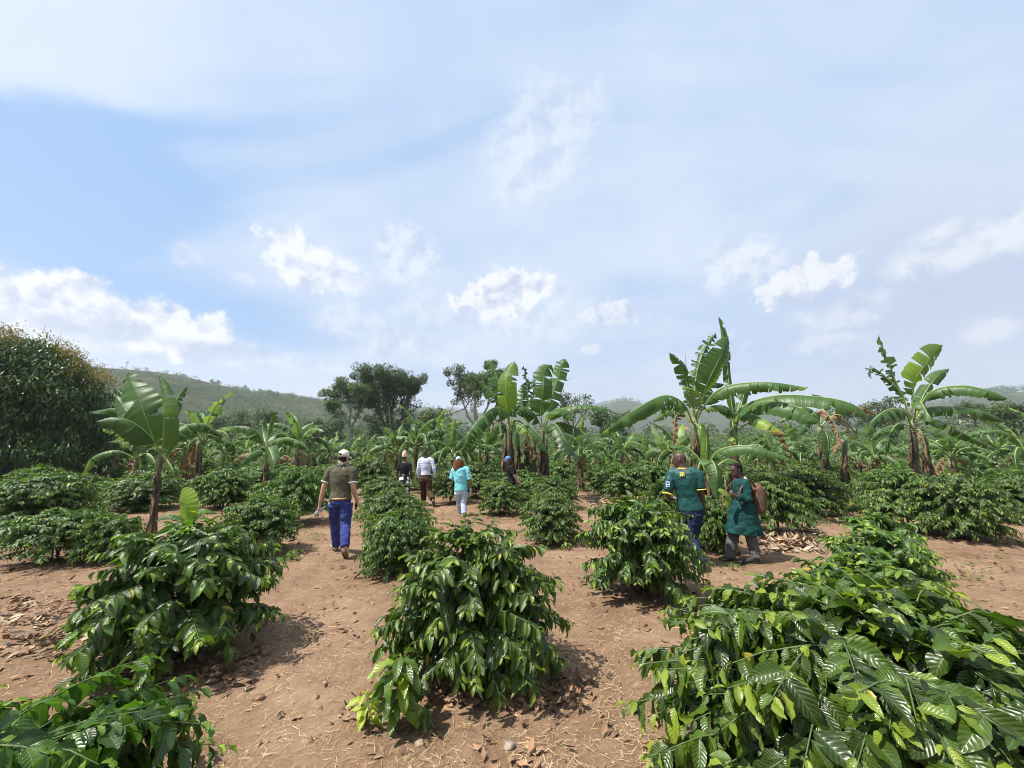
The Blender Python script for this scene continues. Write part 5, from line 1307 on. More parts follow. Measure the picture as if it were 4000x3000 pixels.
        for lay in range(2):
            for i in range(8):
                for j in range(4):
                    b0 = lay * 45 + i * 5 + j; q = (b0, b0 + 1, b0 + 6, b0 + 5); F.append(q if lay == 0 else q[::-1])
        rim = [(i * 5 + 4) for i in range(9)]
        for a_, b_ in zip(rim[:-1], rim[1:]): F.append((a_, a_ + 45, b_ + 45, b_))
        mb = MB(); mb.add(V, F); mb.build('brim', [mat], o)
        if gap:
            mb = MB(); b2 = c - f * .098 * k + up * .040 * k
            mb.tube([tuple(b2 - r * .034), tuple(b2 - r * .018 - f * .012 + up * .014), tuple(b2 + r * .018 - f * .012 + up * .014), tuple(b2 + r * .034)], [.006, .017, .017, .006], 8); mb.build('opening', [M_DARKHAIR], o)
        return o
    def hairshell(s, mat, g=.008, lo=-.07, back=.012, name='hair', disp=.006, hi=1.):
        rows = [r_ for r_ in s.ROWS if lo <= r_[0] <= hi]; mb = MB()
        rows = [(z, a, b * (.80 if z < .05 else 1), y - (.022 if z < .05 else .004)) for z, a, b, y in rows]
        s.headmesh(mb, g, rows, (-back * .3, 0)); return link(name, remeshed(mb, name, mat, .007, 1, disp, .02), s.root)
    def strands(s, mat, n, length, spread, curl, rad, seed=0, name='hair', wide=1., front=.2, startz=(-.02, .07)):
        rng = np.random.default_rng(seed); up, f, r = s.frame(); c = s.J['head']; k = s.k; mb = MB()
        for q in range(n):
            a = rng.uniform(-math.pi * (.5 + front), math.pi * (.5 + front)); d = -f * math.cos(a) + r * math.sin(a)
            p = c + d * np.array([.085]) * k + up * rng.uniform(*startz) * k - f * .012
            pts = [tuple(p)]; ph = rng.uniform(0, 6.28); L = length * rng.uniform(.65, 1.05); m_ = 9
            for i in range(1, m_ + 1):
                t_ = i / m_
                pts.append(tuple(p + d * spread * math.sin(min(1, t_ * 1.4) * 1.57) * rng.uniform(.85, 1.1) - np.array([0, 0, 1.]) * L * t_ ** 1.15 + (r * math.cos(ph + t_ * 14) + f * math.sin(ph + t_ * 14)) * curl))
            mb.tube(pts, [rad * (1 - .4 * i / m_) for i in range(m_ + 1)], 5, caps=False)
        return mb.build(name, [mat], s.root)

# 1 -- man in the olive polo shirt
p1 = Person(7.05, dict(pel=(1330, 1952, 0), hipL=(1307, 1965, 0), hipR=(1353, 1965, 0), neck=(1334, 1826, 0), head=(1343, 1786, .02), shL=(1290, 1841, 0), shR=(1376, 1841, 0),
    elL=(1266, 1900, -.03), wrL=(1249, 1972, .05), elR=(1379, 1903, -.03), wrR=(1396, 1958, .16), knL=(1309, 2040, .22), knR=(1350, 2048, -.02), anL=(1314, 2130, .36, .085), anR=(1347, 2138, -.28), toeL=(1300, 2140, .56, .03), toeR=(1352, 2184, -.19, .02)),
    'walking man in olive polo shirt, blue jeans and white cap', 1.86, SK_W, (0, 1, 0), (.25, 1, 0), 1.04)
p1.body(.7, .9, (1, 0, 0), (-1, 0, 0))
OL = cloth_mat('olive_pique', (.098, .092, .060), .9, .14, 9, .5)
p1.shirt(OL, .33, .020, -.02, .024)
WH = simple_mat('white_trim', (.75, .77, .80), .8, .03)
for sd_ in 'LR':
    a = p1.J['sh' + sd_]; b = p1.J['el' + sd_]; p1.ringtrim(a + (b - a) * .70, b, .083, .007, WH)
BJ = cloth_mat('blue_denim', (.038, .052, .20), .85, .25, 5, .5)
p1.trousers(BJ, .010, 1.0, .17, .024)
mb = MB(); mb.tube([tuple(p1.J['pel'] + (p1.J['neck'] - p1.J['pel']) * .02), tuple(p1.J['pel'] + (p1.J['neck'] - p1.J['pel']) * .075)], [(.190, .150), (.186, .146)], 24, up=Vector(p1.ax)); mb.build('belt', [simple_mat('tan_leather', (.42, .24, .11), .6)], p1.root)
p1.shoes(simple_mat('beige_suede', (.52, .42, .30), .9, .1), simple_mat('brown_sole', (.16, .10, .065), .9, .2))
p1.hairshell(M_DARKHAIR, .003, -.08, hi=.03); p1.cap(cloth_mat('white_cotton', (.74, .70, .60), .9, .05), (.5, 1, 0), gap=True)
def buffx(t, o_, c):
    w = t.n('ShaderNodeTexVoronoi'); t.set(w.inputs['Vector'], o_); w.inputs['Scale'].default_value = 75
    return t.mix(t.sm(w.outputs['Distance'], .28, .42, 1, 0), (.012, .012, .014, 1), (.7, .7, .7, 1))
mb = MB(); nk = p1.J['neck']; hd = p1.J['head']; mb.tube([tuple(nk - (hd - nk) * .05), tuple(nk + (hd - nk) * .22), tuple(nk + (hd - nk) * .42)], [(.085, .08), (.080, .078), (.070, .072)], 20); mb.build('neck_scarf', [cloth_mat('printed_buff', (.05, .05, .05), .8, extra=buffx)], p1.root)
mb = MB(); mb.tube([tuple(nk - np.array([0, 0, .035])), tuple(nk + np.array([0, 0, .012]))], [(.105, .095), (.086, .082)], 20); mb.build('collar', [OL], p1.root)

def prop(name, mb, mat, person, label, cat):
    o = mb.build(name, [mat], None, tuple(person.o)); tag(o, label, cat); return o
glass = bpy.data.materials.new('clear_plastic'); glass.use_nodes = True; bs = glass.node_tree.nodes['Principled BSDF']; bs.inputs['Base Color'].default_value = (.8, .87, .92, 1); bs.inputs['Roughness'].default_value = .08; bs.inputs['Transmission Weight'].default_value = .8; bs.inputs['IOR'].default_value = 1.2
h = p1.hL; mb = MB(); dr = np.array([-.09, -.05, -.07]); dr /= np.linalg.norm(dr)
mb.tube([tuple(h - dr * .10), tuple(h - dr * .075), tuple(h - dr * .06), tuple(h - dr * .03), tuple(h + dr * .02), tuple(h + dr * .10), tuple(h + dr * .105)], [.012, .012, .02, .03, .028, .03, .02], 14)
prop('water_bottle', mb, glass, p1, 'clear plastic water bottle held by the white capped man', 'bottle')
h = p1.hR; mb = MB(); mb.box((h[0] - .01, h[1], h[2] + .01), (.016, .085, .17), .1); mb.box((h[0] - .019, h[1], h[2] + .01), (.004, .075, .155), .1)
prop('notebook', mb, simple_mat('dark_green_cover', (.03, .07, .055), .4), p1, 'small dark green notebook held by the white capped man', 'notebook')

# 2 -- woman with the pink beanie
p2 = Person(13., dict(pel=(1579, 1868, 0), hipL=(1570, 1872, 0), hipR=(1588, 1872, 0), neck=(1580, 1806, 0), head=(1580, 1786, .02), shL=(1562, 1815, 0), shR=(1598, 1815, 0), elL=(1552, 1845, -.03), wrL=(1553, 1872, .03), elR=(1606, 1845, -.03), wrR=(1609, 1872, .05),
    knL=(1572, 1920, .2), knR=(1588, 1920, 0), anL=(1572, 1965, .3, .08), anR=(1588, 1975, -.1, .1), toeL=(1570, 1965, .5, .03), toeR=(1590, 1975, .08, .02)), 'woman in pink knitted hat, black top and polka dot skirt', 1.66, SK_D, (0, 1, 0))
p2.body()
BLK = cloth_mat('black_cotton', (.014, .014, .015), .9, .2)
p2.shirt(BLK, .42, .018, .05, .022)
def dots(t, o_, c):
    mp_ = t.n('ShaderNodeVectorMath', operation='SCALE'); t.set(mp_.inputs[0], o_); mp_.inputs['Scale'].default_value = 7.0
    w = t.n('ShaderNodeTexVoronoi'); t.set(w.inputs['Vector'], mp_.outputs[0]); w.inputs['Scale'].default_value = 1.0; w.inputs['Randomness'].default_value = .55
    return t.mix(t.sm(w.outputs['Distance'], .36, .40, 1, 0), c, (.8, .8, .8, 1))
mb = MB(); pl = p2.J['pel']; mb.tube([tuple(pl + np.array([0, 0, .12])), tuple(pl), tuple(pl - np.array([0, 0, .2])), tuple(pl + np.array([0, .05, -.52]))], [(.150, .115), (.175, .140), (.19, .165), (.22, .20)], 28, up=Vector((1, 0, 0))); link('skirt', remeshed(mb, 'skirt', cloth_mat('polka_dots', (.014, .014, .016), .9, extra=dots), .01, 2, .02, .1), p2.root)
PK = cloth_mat('pink_knit', (.70, .42, .38), .95, .12, 30, .6)
up, f, r = p2.frame(); c = p2.J['head']; mb = MB(); mb.tube([tuple(c + up * .0), tuple(c + up * .05), tuple(c + up * .10), tuple(c + up * .16), tuple(c + up * .20), tuple(c + up * .215 + f * -.0)], [(.080, .098), (.088, .105), (.082, .095), (.072, .08), (.045, .05), (.02, .02)], 20); bn = link('knit_hat', remeshed(mb, 'knit_hat', PK, .008, 2, .012, .03), p2.root)
mb = MB(); mb.tube([tuple(c + up * .20 - r * .02), tuple(c + up * .235), tuple(c + up * .20 + r * .03)], [.012, .016, .012], 8); mb.build('knot', [PK], bn)
p2.shoes(BLK)

# 3 -- man in the striped white shirt
p3 = Person(13.1, dict(pel=(1663, 1866, 0), hipL=(1651, 1872, 0), hipR=(1675, 1872, 0), neck=(1663, 1788, 0), head=(1661, 1772, .03), shL=(1641, 1799, 0), shR=(1687, 1799, 0), elL=(1634, 1835, -.04), wrL=(1633, 1869, .05), elR=(1697, 1835, -.04), wrR=(1698, 1867, .08),
    knL=(1654, 1918, .22), knR=(1676, 1920, .0), anL=(1654, 1962, .38, .09), anR=(1692, 1955, -.3), toeL=(1652, 1962, .6, .03), toeR=(1696, 1975, -.22, .02)), 'man in striped white long sleeved shirt and brown trousers walking ahead', 1.78, SK_D, (0, 1, 0), (-.3, 1, 0), 1.02)
p3.body()
def stripes(t, o_, c):
    sp = t.n('ShaderNodeSeparateXYZ'); t.set(sp.inputs[0], o_)
    nz = t.math('MULTIPLY', t.noise(o_, 8, 2), .025)
    z = t.math('ADD', sp.outputs[2], nz)
    a = t.sm(t.math('ABSOLUTE', t.math('SUBTRACT', t.math('FRACT', t.math('MULTIPLY', z, 13.)), .5)), .39, .44, 0, 1)
    x = t.sm(t.math('ABSOLUTE', t.math('SUBTRACT', t.math('FRACT', t.math('MULTIPLY', sp.outputs[0], 10.)), .5)), .43, .47, 0, .35)
    return t.mix(t.math('MAXIMUM', a, x), c, (.22, .24, .42, 1))
p3.shirt(cloth_mat('striped_cotton', (.62, .66, .76), .85, .05, 6, .5, extra=stripes), .98, .022, .03, sgl=(.020, .020))
NV = cloth_mat('navy_cotton', (.02, .028, .07), .9)
for sd_ in 'LR': p3.ringtrim(p3.J['wr' + sd_], p3.J['wr' + sd_] + (p3.J['wr' + sd_] - p3.J['el' + sd_]), .050, .014, NV)
mb = MB(); nk = p3.J['neck']; mb.tube([tuple(nk - np.array([0, 0, .02])), tuple(nk + np.array([0, 0, .022]))], [(.092, .085), (.072, .07)], 18); mb.build('collar', [NV], p3.root)
p3.trousers(cloth_mat('brown_cotton', (.070, .040, .022), .9, .15), .020, .92, .2, .03); p3.shoes(simple_mat('worn_shoe', (.10, .07, .06), .8))
p3.hairshell(cloth_mat('greying_hair', (.06, .055, .052), .9, .3, 60, .5), .002, -.03, disp=0)

# 4 -- woman in turquoise
p4 = Person(11.2, dict(pel=(1801, 1916, 0), hipL=(1789, 1922, 0), hipR=(1815, 1922, 0), neck=(1797, 1824, 0), head=(1791, 1800, .03), shL=(1774, 1836, 0), shR=(1824, 1836, 0), elL=(1763, 1872, .02), wrL=(1760, 1856, .22), elR=(1836, 1877, -.04), wrR=(1840, 1905, .06),
    knL=(1794, 1965, .2), knR=(1811, 1968, .0), anL=(1796, 2015, .34, .08), anR=(1812, 2012, -.12, .09), toeL=(1795, 2015, .55, .03), toeR=(1814, 2012, .06, .02)), 'woman with curly brown hair, turquoise shirt, pale jeans and light cap', 1.66, SK_M, (0, 1, 0), (-.15, 1, 0))
p4.body(.6, .8, None, (-1, 0, 0))
p4.shirt(cloth_mat('turquoise_cotton', (.20, .58, .64), .9, .06, 6, .5), .52, .048, -.02, .032, disp=.02, fl=-.04)
p4.trousers(cloth_mat('pale_denim', (.40, .48, .60), .9, .12, 7, .6), .018, 1.0, .2, .02); p4.shoes(simple_mat('white_shoe', (.6, .6, .6), .8))
p4.strands(cloth_mat('curly_hair', (.20, .075, .032), .7, .3, 60, .4), 420, .31, .058, .018, .0085, 3, 'hair', front=.12, startz=(-.05, .04))
p4.cap(cloth_mat('pale_blue_cotton', (.52, .66, .84), .9, .04), (-.6, .8, 0), gap=True)
h = p4.hR; mb = MB(); mb.box((h[0], h[1], h[2] - .05), (.012, .15, .21), .35); prop('paper_pad', mb, simple_mat('white_paper', (.78, .78, .76), .8, .03), p4, 'white paper pad held down by the woman in turquoise', 'pad')
h = p4.hL; mb = MB(); mb.box((h[0], h[1] + .02, h[2] + .02), (.07, .012, .14), .2); prop('phone', mb, simple_mat('black_glass', (.01, .01, .012), .2), p4, 'dark phone raised by the woman in turquoise', 'phone')

# 5 -- woman with the blue cap
p5 = Person(12.4, dict(pel=(2000, 1886, 0), hipL=(1998, 1890, -.09), hipR=(2002, 1890, .09), neck=(1993, 1816, 0), head=(1984, 1796, 0), shL=(1996, 1827, -.15), shR=(1998, 1826, .14), elL=(2007, 1856, -.20), wrL=(2024, 1882, -.08), elR=(2016, 1852, .20), wrR=(2025, 1880, .04),
    knL=(1985, 1940, -.08), knR=(2004, 1940, .08), anL=(1986, 1982, -.08, .08), anR=(2010, 1982, .1, .09), toeL=(1966, 1984, -.08, .03), toeR=(1990, 1984, .12, .03)), 'woman in blue cap and black shirt with hands joined behind her back', 1.64, SK_P, (-1, .25, 0))
p5.body(.9, .9)
p5.shirt(BLK, .44, .03, -.12, .026); p5.trousers(BLK, .016); p5.shoes(simple_mat('white_pink_trainer', (.75, .62, .62), .8))
p5.strands(cloth_mat('brown_hair', (.055, .032, .022), .6, .3, 60, .4), 300, .34, .035, .010, .008, 5, 'hair', front=.1, startz=(-.04, .03))
p5.cap(cloth_mat('denim_blue_cotton', (.10, .20, .46), .9, .08), (-1, .1, 0))

# 6 -- man in the green football jersey
p6 = Person(6.45, dict(pel=(2697, 1990, 0), hipL=(2677, 2002, .06), hipR=(2720, 2002, -.06), neck=(2668, 1830, 0), head=(2656, 1797, .02), shL=(2622, 1853, .08), shR=(2724, 1853, -.08), elL=(2606, 1945, .02), wrL=(2628, 1950, .25), elR=(2740, 1925, -.12), wrR=(2750, 1984, -.04),
    knL=(2668, 2090, .40), knR=(2702, 2105, .04), anL=(2650, 2190, .62, .09), anR=(2744, 2208, -.30), toeL=(2640, 2190, .84, .03), toeR=(2728, 2242, -.26, .02)), 'man in green football jersey with yellow trim and blue jeans', 1.80, SK_D, (-.5, .87, 0), (-.9, .6, 0), 1.12)
p6.body(.6, .75, None, (-1, .3, 0))
GR = cloth_mat('green_jersey', (.006, .062, .056), .5, .18, 8, .5, spec=.4); YE = simple_mat('yellow_trim', (.80, .66, .10), .7, .05)
p6.shirt(GR, .40, .022, -.04, .028)
for sd_ in 'LR':
    a = p6.J['sh' + sd_]; e = p6.J['el' + sd_]; b = a + (e - a) * .84; p6.ringtrim(b, e, .089, .008, YE); a2 = a + (e - a) * .81; p6.ringtrim(a2, e, .0895, .003, simple_mat('dark_trim', (.005, .04, .035), .8))
mb = MB(); nk = p6.J['neck']; mb.tube([tuple(nk - np.array([0, 0, .004])), tuple(nk + np.array([0, 0, .012]))], [(.092, .084), (.084, .078)], 18); mb.build('collar', [YE], p6.root)
p6.trousers(cloth_mat('dark_denim', (.012, .022, .062), .85, .25, 6, .5), .014, 1.0, .12, .016); p6.shoes(simple_mat('black_shoe', (.02, .02, .02), .6))
# printed flag under the nape and competition patch on the sleeve, lying on the cloth
def patch(person, c, n, w, h, layers, name='printed_patch'):
    n = np.array(n, float); n /= np.linalg.norm(n); r = np.cross(n, (0, 0, 1.)); r /= np.linalg.norm(r); u = np.cross(r, n)
    for q, (dx, dz, ww, hh, m_) in enumerate(layers):
        cc = np.array(c) + r * dx + u * dz + n * (.0025 * (q + 1)); V = [cc - r * ww - u * hh, cc + r * ww - u * hh, cc + r * ww + u * hh, cc - r * ww + u * hh]
        V = V + [v - n * .002 for v in V]
        mb = MB(); mb.add(V, [(0, 1, 2, 3), (0, 4, 5, 1), (1, 5, 6, 2), (2, 6, 7, 3), (3, 7, 4, 0)]); mb.build(name, [m_], person.root, smooth=False)
PY = simple_mat('flag_yellow', (.62, .62, .12), .8); PG = simple_mat('flag_green', (.16, .42, .05), .8); PR = simple_mat('flag_red', (.45, .10, .05), .8); PB = simple_mat('patch_blue', (.30, .42, .70), .8); PN = simple_mat('patch_navy', (.02, .03, .12), .8); PW = simple_mat('patch_white', (.8, .8, .85), .8)
bk = np.cross(p6.ax, (0, 0, 1.)); bk = bk * (1 if bk[1] < 0 else -1)
cpos = p6.J['neck'] + (p6.J['pel'] - p6.J['neck']) * .135 + bk * .158
patch(p6, cpos, bk + np.array([0, 0, .18]), .03, .03, [(0, 0, .034, .030, PY), (.012, -.002, .010, .026, PG), (-.022, -.002, .006, .024, PR)], 'flag_print')
a = p6.J['shL'] + (p6.J['elL'] - p6.J['shL']) * .42; od = np.array([-.62, -.78, 0.05]); od /= np.linalg.norm(od)
patch(p6, a + od * .094, od, .03, .05, [(0, 0, .030, .046, PB), (0, .0, .024, .040, PW), (0, .018, .017, .014, PN), (0, -.016, .019, .007, PN), (-.006, -.030, .012, .003, PN)], 'sleeve_badge')

# 7 -- man in the green coat with the wicker pack
p7 = Person(6.75, dict(pel=(2903, 1998, 0), hipL=(2906, 2006, -.09), hipR=(2900, 2006, .09), neck=(2896, 1872, 0), head=(2874, 1838, 0), shL=(2908, 1892, -.165), shR=(2900, 1890, .165), elL=(2925, 1952, -.24), wrL=(2876, 1938, -.22), elR=(2898, 1955, .22), wrR=(2862, 1930, .14),
    knL=(2936, 2105, -.10), knR=(2860, 2105, .10), anL=(2952, 2180, -.12), anR=(2850, 2180, .08), toeL=(2902, 2196, -.12, .03), toeR=(2814, 2192, .05, .03)), 'man in long green coat and grey trousers carrying a wicker pack on his back', 1.68, SK_D, (-1, .08, 0), (-1, -.12, 0))
p7.body(1.0, .9, (-.3, .9, .3), (-.3, -.9, .3))
CT = cloth_mat('green_coat_cotton', (.006, .048, .048), .8, .2, 6, .55)
mb = MB(); p7.torso(mb, .030, .14, .97)
pl = p7.J['pel']; nk = p7.J['neck']
kz = .445
mb.tube([tuple(pl + (nk - pl) * .3), tuple(pl), tuple(np.array([pl[0] - .01, pl[1], kz + .18])), tuple(np.array([pl[0] - .02, pl[1], kz]))], [(.155, .180), (.195, .222), (.245, .235), (.300, .245)], 28, up=Vector((1, 0, 0)))
for sd_ in 'LR': p7.limb(mb, ['sh' + sd_, 'el' + sd_, 'wr' + sd_], p7.ARM, (.026, .030), .93)
link('coat', remeshed(mb, 'coat', CT, .0095, 3, .034, .09), p7.root)
mb = MB(); mb.tube([tuple(nk + np.array([.02, 0, -.035])), tuple(nk + np.array([-.01, 0, .025]))], [(.088, .082), (.068, .068)], 18); mb.tube([tuple(nk + np.array([-.06, -.03, 0.0])), tuple(nk + np.array([-.105, -.045, -.09]))], [(.022, .010), (.012, .006)], 8); mb.build('shirt_collar', [simple_mat('white_collar', (.72, .74, .76), .8, .03)], p7.root)
p7.trousers(cloth_mat('grey_wool', (.105, .098, .100), .9, .15, 7, .5), .020, 1.0, .1, .022); p7.shoes(simple_mat('old_black_shoe', (.035, .03, .028), .45), simple_mat('shoe_sole', (.09, .08, .075), .9))
p7.hairshell(M_BLACKHAIR, .013, -.035, back=.03, disp=.012)
# wicker backpack on his back
def wicker():
    m, t = new_mat('wicker')
    tc = t.n('ShaderNodeTexCoord'); sp = t.n('ShaderNodeSeparateXYZ'); t.set(sp.inputs[0], tc.outputs['Object'])
    w1 = t.math('SINE', t.math('MULTIPLY', sp.outputs[2], 420)); w2 = t.math('SINE', t.math('MULTIPLY', t.math('ADD', sp.outputs[0], sp.outputs[1]), 300))
    k = t.math('MULTIPLY', w1, w2); c = t.ramp(t.math('ADD', t.math('MULTIPLY', k, .25), t.noise(tc.outputs['Object'], 14, 4)), [(.25, (.035, .018, .012, 1)), (.75, (.17, .085, .045, 1))])
    b = t.n('ShaderNodeBsdfPrincipled', i_Base_Color=c, i_Roughness=.7); bp = t.n('ShaderNodeBump', i_Height=k, i_Strength=.8, i_Distance=.006); t.set(b.inputs['Normal'], bp.outputs[0])
    o = t.n('ShaderNodeOutputMaterial'); t.set(o.inputs[0], b); return m
M_WICK = wicker(); M_LEATHER = simple_mat('brown_leather', (.10, .045, .028), .45, .2, 18, .2)
bc = np.array(P(2958, 1958, 6.72)); bp_ = empty('wicker_backpack', tuple(bc)); tag(bp_, 'brown wicker backpack with leather flap on the green coat', 'backpack')
mb = MB(); mb.tube([(-.03, 0, -.20), (-.03, 0, -.19), (-.01, 0, -.1), (.0, 0, .02), (.012, 0, .15), (.013, 0, .165), (.013, 0, .155)], [(.07, .10), (.105, .14), (.122, .155), (.126, .16), (.130, .165), (.132, .168), (.11, .14)], 28, up=Vector((1, 0, 0))); link('basket', remeshed(mb, 'basket', M_WICK, .008, 2), bp_)
mb = MB(); mb.tube([(.01, 0, .14), (.005, 0, .20), (-.015, 0, .245), (-.03, 0, .262)], [(.110, .145), (.108, .14), (.085, .12), (.03, .05)], 24, up=Vector((1, 0, 0))); link('flap', remeshed(mb, 'flap', M_LEATHER, .008, 3, .01, .05), bp_)
mb = MB(); mb.box((.118, .06, .15), (.008, .03, .12)); mb.box((.118, -.06, .15), (.008, .03, .12)); mb.build('buckle_strap', [simple_mat('dark_leather', (.05, .022, .015), .5)], bp_)
mb = MB(); mb.tube([tuple(q) for q in catmull([(-.055, -.07, .235), (-.065, -.06, .285), (-.06, 0, .30), (-.065, .06, .285), (-.055, .07, .235)], 14)], .011, 8); mb.build('handle', [M_LEATHER], bp_)
for sy in (-1, 1):
    A_ = [np.array(P(2930, 1900, 6.72)) - bc + [0, sy * .14, 0.01], np.array(P(2905, 1876, 6.72)) - bc + [0, sy * .14, 0.03], np.array(P(2880, 1896, 6.72)) - bc + [-.03, sy * .18, 0], np.array(P(2869, 1930, 6.72)) - bc + [-.04, sy * .19, 0], np.array(P(2872, 1958, 6.72)) - bc + [-.02, sy * .17, 0], np.array(P(2895, 1985, 6.72)) - bc + [.02, sy * .10, 0]]
    mb = MB(); mb.tube([tuple(q) for q in catmull(A_, 18)], [(.020, .006)] * 18, 8, up=Vector((0, 1, 0))); mb.build('strap', [M_LEATHER], bp_)
# fresh leaf in his hand
h = p7.hL; mb = MB(); hp = np.array([-.02, 0, 0]) + h
blade(mb, [hp, hp + [-.06, -.02, .02], hp + [-.12, -.02, .05], hp + [-.19, -.02, .06]], .13, (0, -.8, .6), 10, 0, .1, .97, 0, .05, n=14, m=3, thick=.004)
blade(mb, [hp, hp + [-.03, -.02, -.06], hp + [-.05, -.02, -.13], hp + [-.06, -.02, -.19]], .12, (0, -1, .3), 10, 0, .1, .97, 0, .05, n=14, m=3, thick=.004)
o = mb.build('fresh_leaf', [M_BAN, M_RIB], None, tuple(p7.o)); tag(o, 'bright green torn leaf held in the coat man hand', 'leaf')
# ---------- what lies on the ground ----------
def on_ground(x, y): return terrain(x, y)
M_STRAW = simple_mat('dry_straw', (.52, .38, .21), .9, .25, 3, .0); M_DRY = simple_mat('dry_leaf', (.24, .14, .08), .9, .35, 5, .2); M_HUSK = simple_mat('pale_husk', (.36, .27, .18), .9, .45, 4, .2); M_STONE = simple_mat('stone', (.34, .29, .24), .9, .25, 9, .6); M_CLOD = simple_mat('clod', (.24, .135, .085), .95, .3, 18, .8)
def strips(name, label, n, mat, reg, l, w, seed, curl=0., lift=.012, clump=None):
    rng = np.random.default_rng(seed)
    if clump: 
        cx = rng.uniform(0, 1, (clump, 2)); idx = rng.integers(0, clump, n); uvp = cx[idx] + rng.normal(0, .018, (n, 2))
    else: uvp = rng.uniform(0, 1, (n, 2))
    an = R(-56) + uvp[:, 0] * R(112); r_ = reg[0] + (reg[1] - reg[0]) * np.clip(uvp[:, 1], 0, 1) ** 1.25
    x, y = np.sin(an) * r_, np.cos(an) * r_
    z = on_ground(x, y) + rng.uniform(.0, lift, n) + .002
    a = rng.uniform(0, 6.28, n); D = np.stack([np.cos(a), np.sin(a), rng.normal(0, .12, n)], 1); N = np.stack([rng.normal(0, .35, n), rng.normal(0, .35, n), np.ones(n)], 1)
    V, F, uv, T = leaves_np(np.stack([x, y, z], 1), D, N, rng.uniform(l * .4, l * 1.2, n), np.full(n, w), rng.uniform(-curl, curl, n), rng.uniform(0, 1, n), 2, 1 if curl == 0 else 2, prof=(lambda s: np.array([.7, 1, .5])) if curl == 0 else None)
    o = link(name, mesh_np(name, V, F, [mat], None, uv, T)); tag(o, label, None, None, 'stuff')
strips('straw', 'fine dry straw trodden over the bare earth', 34000, M_STRAW, (1.3, 13), .055, .045, 1)
strips('straw_tufts', 'pale clumps of chopped dry grass on the earth', 15000, M_STRAW, (1.3, 11), .07, .04, 2, clump=240, lift=.03)
strips('leaf_litter', 'curled brown dead leaves scattered on the earth', 2200, M_DRY, (1.3, 15), .09, .45, 3, curl=1.4, lift=.02, clump=160)
strips('chaff', 'small pale flakes of husk on the earth', 5000, M_HUSK, (1.3, 16), .022, .6, 4, curl=.5)
def heap(px0, px1, py0, py1, n, mat, l, w, seed, name, label, curl=1.2, lift=.05):
    rng = np.random.default_rng(seed); B = []
    for k in range(n):
        x, y = G(rng.uniform(px0, px1), rng.uniform(py0, py1)); B.append((x, y, TZ(x, y) + rng.uniform(.005, lift)))
    B = np.array(B); a = rng.uniform(0, 6.28, n); D = np.stack([np.cos(a), np.sin(a), rng.normal(0, .2, n)], 1); N = np.stack([rng.normal(0, .5, n), rng.normal(0, .5, n), np.ones(n)], 1)
    V, F, uv, T = leaves_np(B, D, N, rng.uniform(l * .4, l * 1.2, n), np.full(n, w), rng.uniform(-curl, curl, n), rng.uniform(0, 1, n), 3, 2)
    tag(link(name, mesh_np(name, V, F, [mat], None, uv, T)), label, None, None, 'stuff')
heap(2950, 3200, 2075, 2160, 520, M_HUSK, .22, .28, 5, 'husk_litter', 'pale dry banana sheath litter behind the green coat man')
heap(2960, 3150, 2095, 2150, 160, M_DRY, .25, .3, 6, 'husk_litter', 'brown dry banana leaf litter behind the green coat man')
heap(2290, 2420, 1915, 2000, 300, M_HUSK, .22, .25, 7, 'husk_litter', 'pale husk litter on the bare strip between the coffee rows')
heap(0, 420, 2330, 2560, 260, M_HUSK, .11, .35, 8, 'husk_litter', 'pale dry leaf litter beside the wide front bush')
heap(0, 420, 2330, 2560, 300, M_DRY, .11, .4, 9, 'leaf_litter', 'brown leaf litter beside the wide front bush')
heap(1650, 2300, 2640, 2760, 420, M_DRY, .10, .45, 10, 'leaf_litter', 'curled dead leaves under the broad middle bush', lift=.04)
heap(500, 1000, 2540, 2680, 260, M_DRY, .10, .45, 11, 'leaf_litter', 'dead leaves under the wide front bush', lift=.03)
heap(3050, 3500, 1970, 2030, 200, M_HUSK, .14, .35, 12, 'husk_litter', 'pale flakes on the bare track')
M_WEED = leaf_mat('weed_leaf', (.03, .05, .01, 1), (.07, .13, .02, 1), (.2, .26, .04, 1), veins=3., vein_bump=.1)
for q, (a_, b_, c_, d_, n_, l_) in enumerate([(3190, 3420, 1925, 1950, 'green weeds crossing the bare track', 260), (2660, 2900, 2175, 2225, 'sparse weeds between the two men in green', 120), (640, 760, 2260, 2300, 'small green weeds beside the sprout on the path', 60), (3700, 3950, 2180, 2280, 'thin dry weeds on the wide bare ground', 90), (1080, 1180, 2150, 2200, 'tuft of weeds by the path edge', 70), (1200, 1260, 2080, 2110, 'tiny grass tuft beside the shoe of the olive shirt man', 50)]):
    heap(a_, b_, c_, d_, l_, M_WEED, .07, .4, 60 + q, 'weeds', n_, curl=.9, lift=.09)
def stone(px, py, s_, mat, label, seed, name='stone', sq=.6):
    rng = np.random.default_rng(seed); x, y = G(px, py); mb = MB(); n1, n2 = 9, 14; V = []
    for i in range(n1):
        for j in range(n2):
            th, ph = math.pi * i / (n1 - 1), 2 * math.pi * j / n2; d = np.array([math.sin(th) * math.cos(ph), math.sin(th) * math.sin(ph), math.cos(th)])
            k = 1 + .22 * math.sin(d[0] * 5 + seed) * math.cos(d[1] * 4 + seed * 2) + .1 * math.sin(d[2] * 9 + seed)
            V.append(d * k * s_ * np.array([1, .8, sq]))
    F = [(i * n2 + j, (i + 1) * n2 + j, (i + 1) * n2 + (j + 1) % n2, i * n2 + (j + 1) % n2) for i in range(n1 - 1) for j in range(n2)]
    mb.add(V, F); o = mb.build(name, [mat], None, (x, y, TZ(x, y) + s_ * sq * .4)); tag(o, label, name, 'stones and clods on the path' if 'clod' in name or 'stone' in name else None)
stone(1990, 2920, .035, M_STONE, 'pale rounded stone alone on the earth before the seedling', 1)
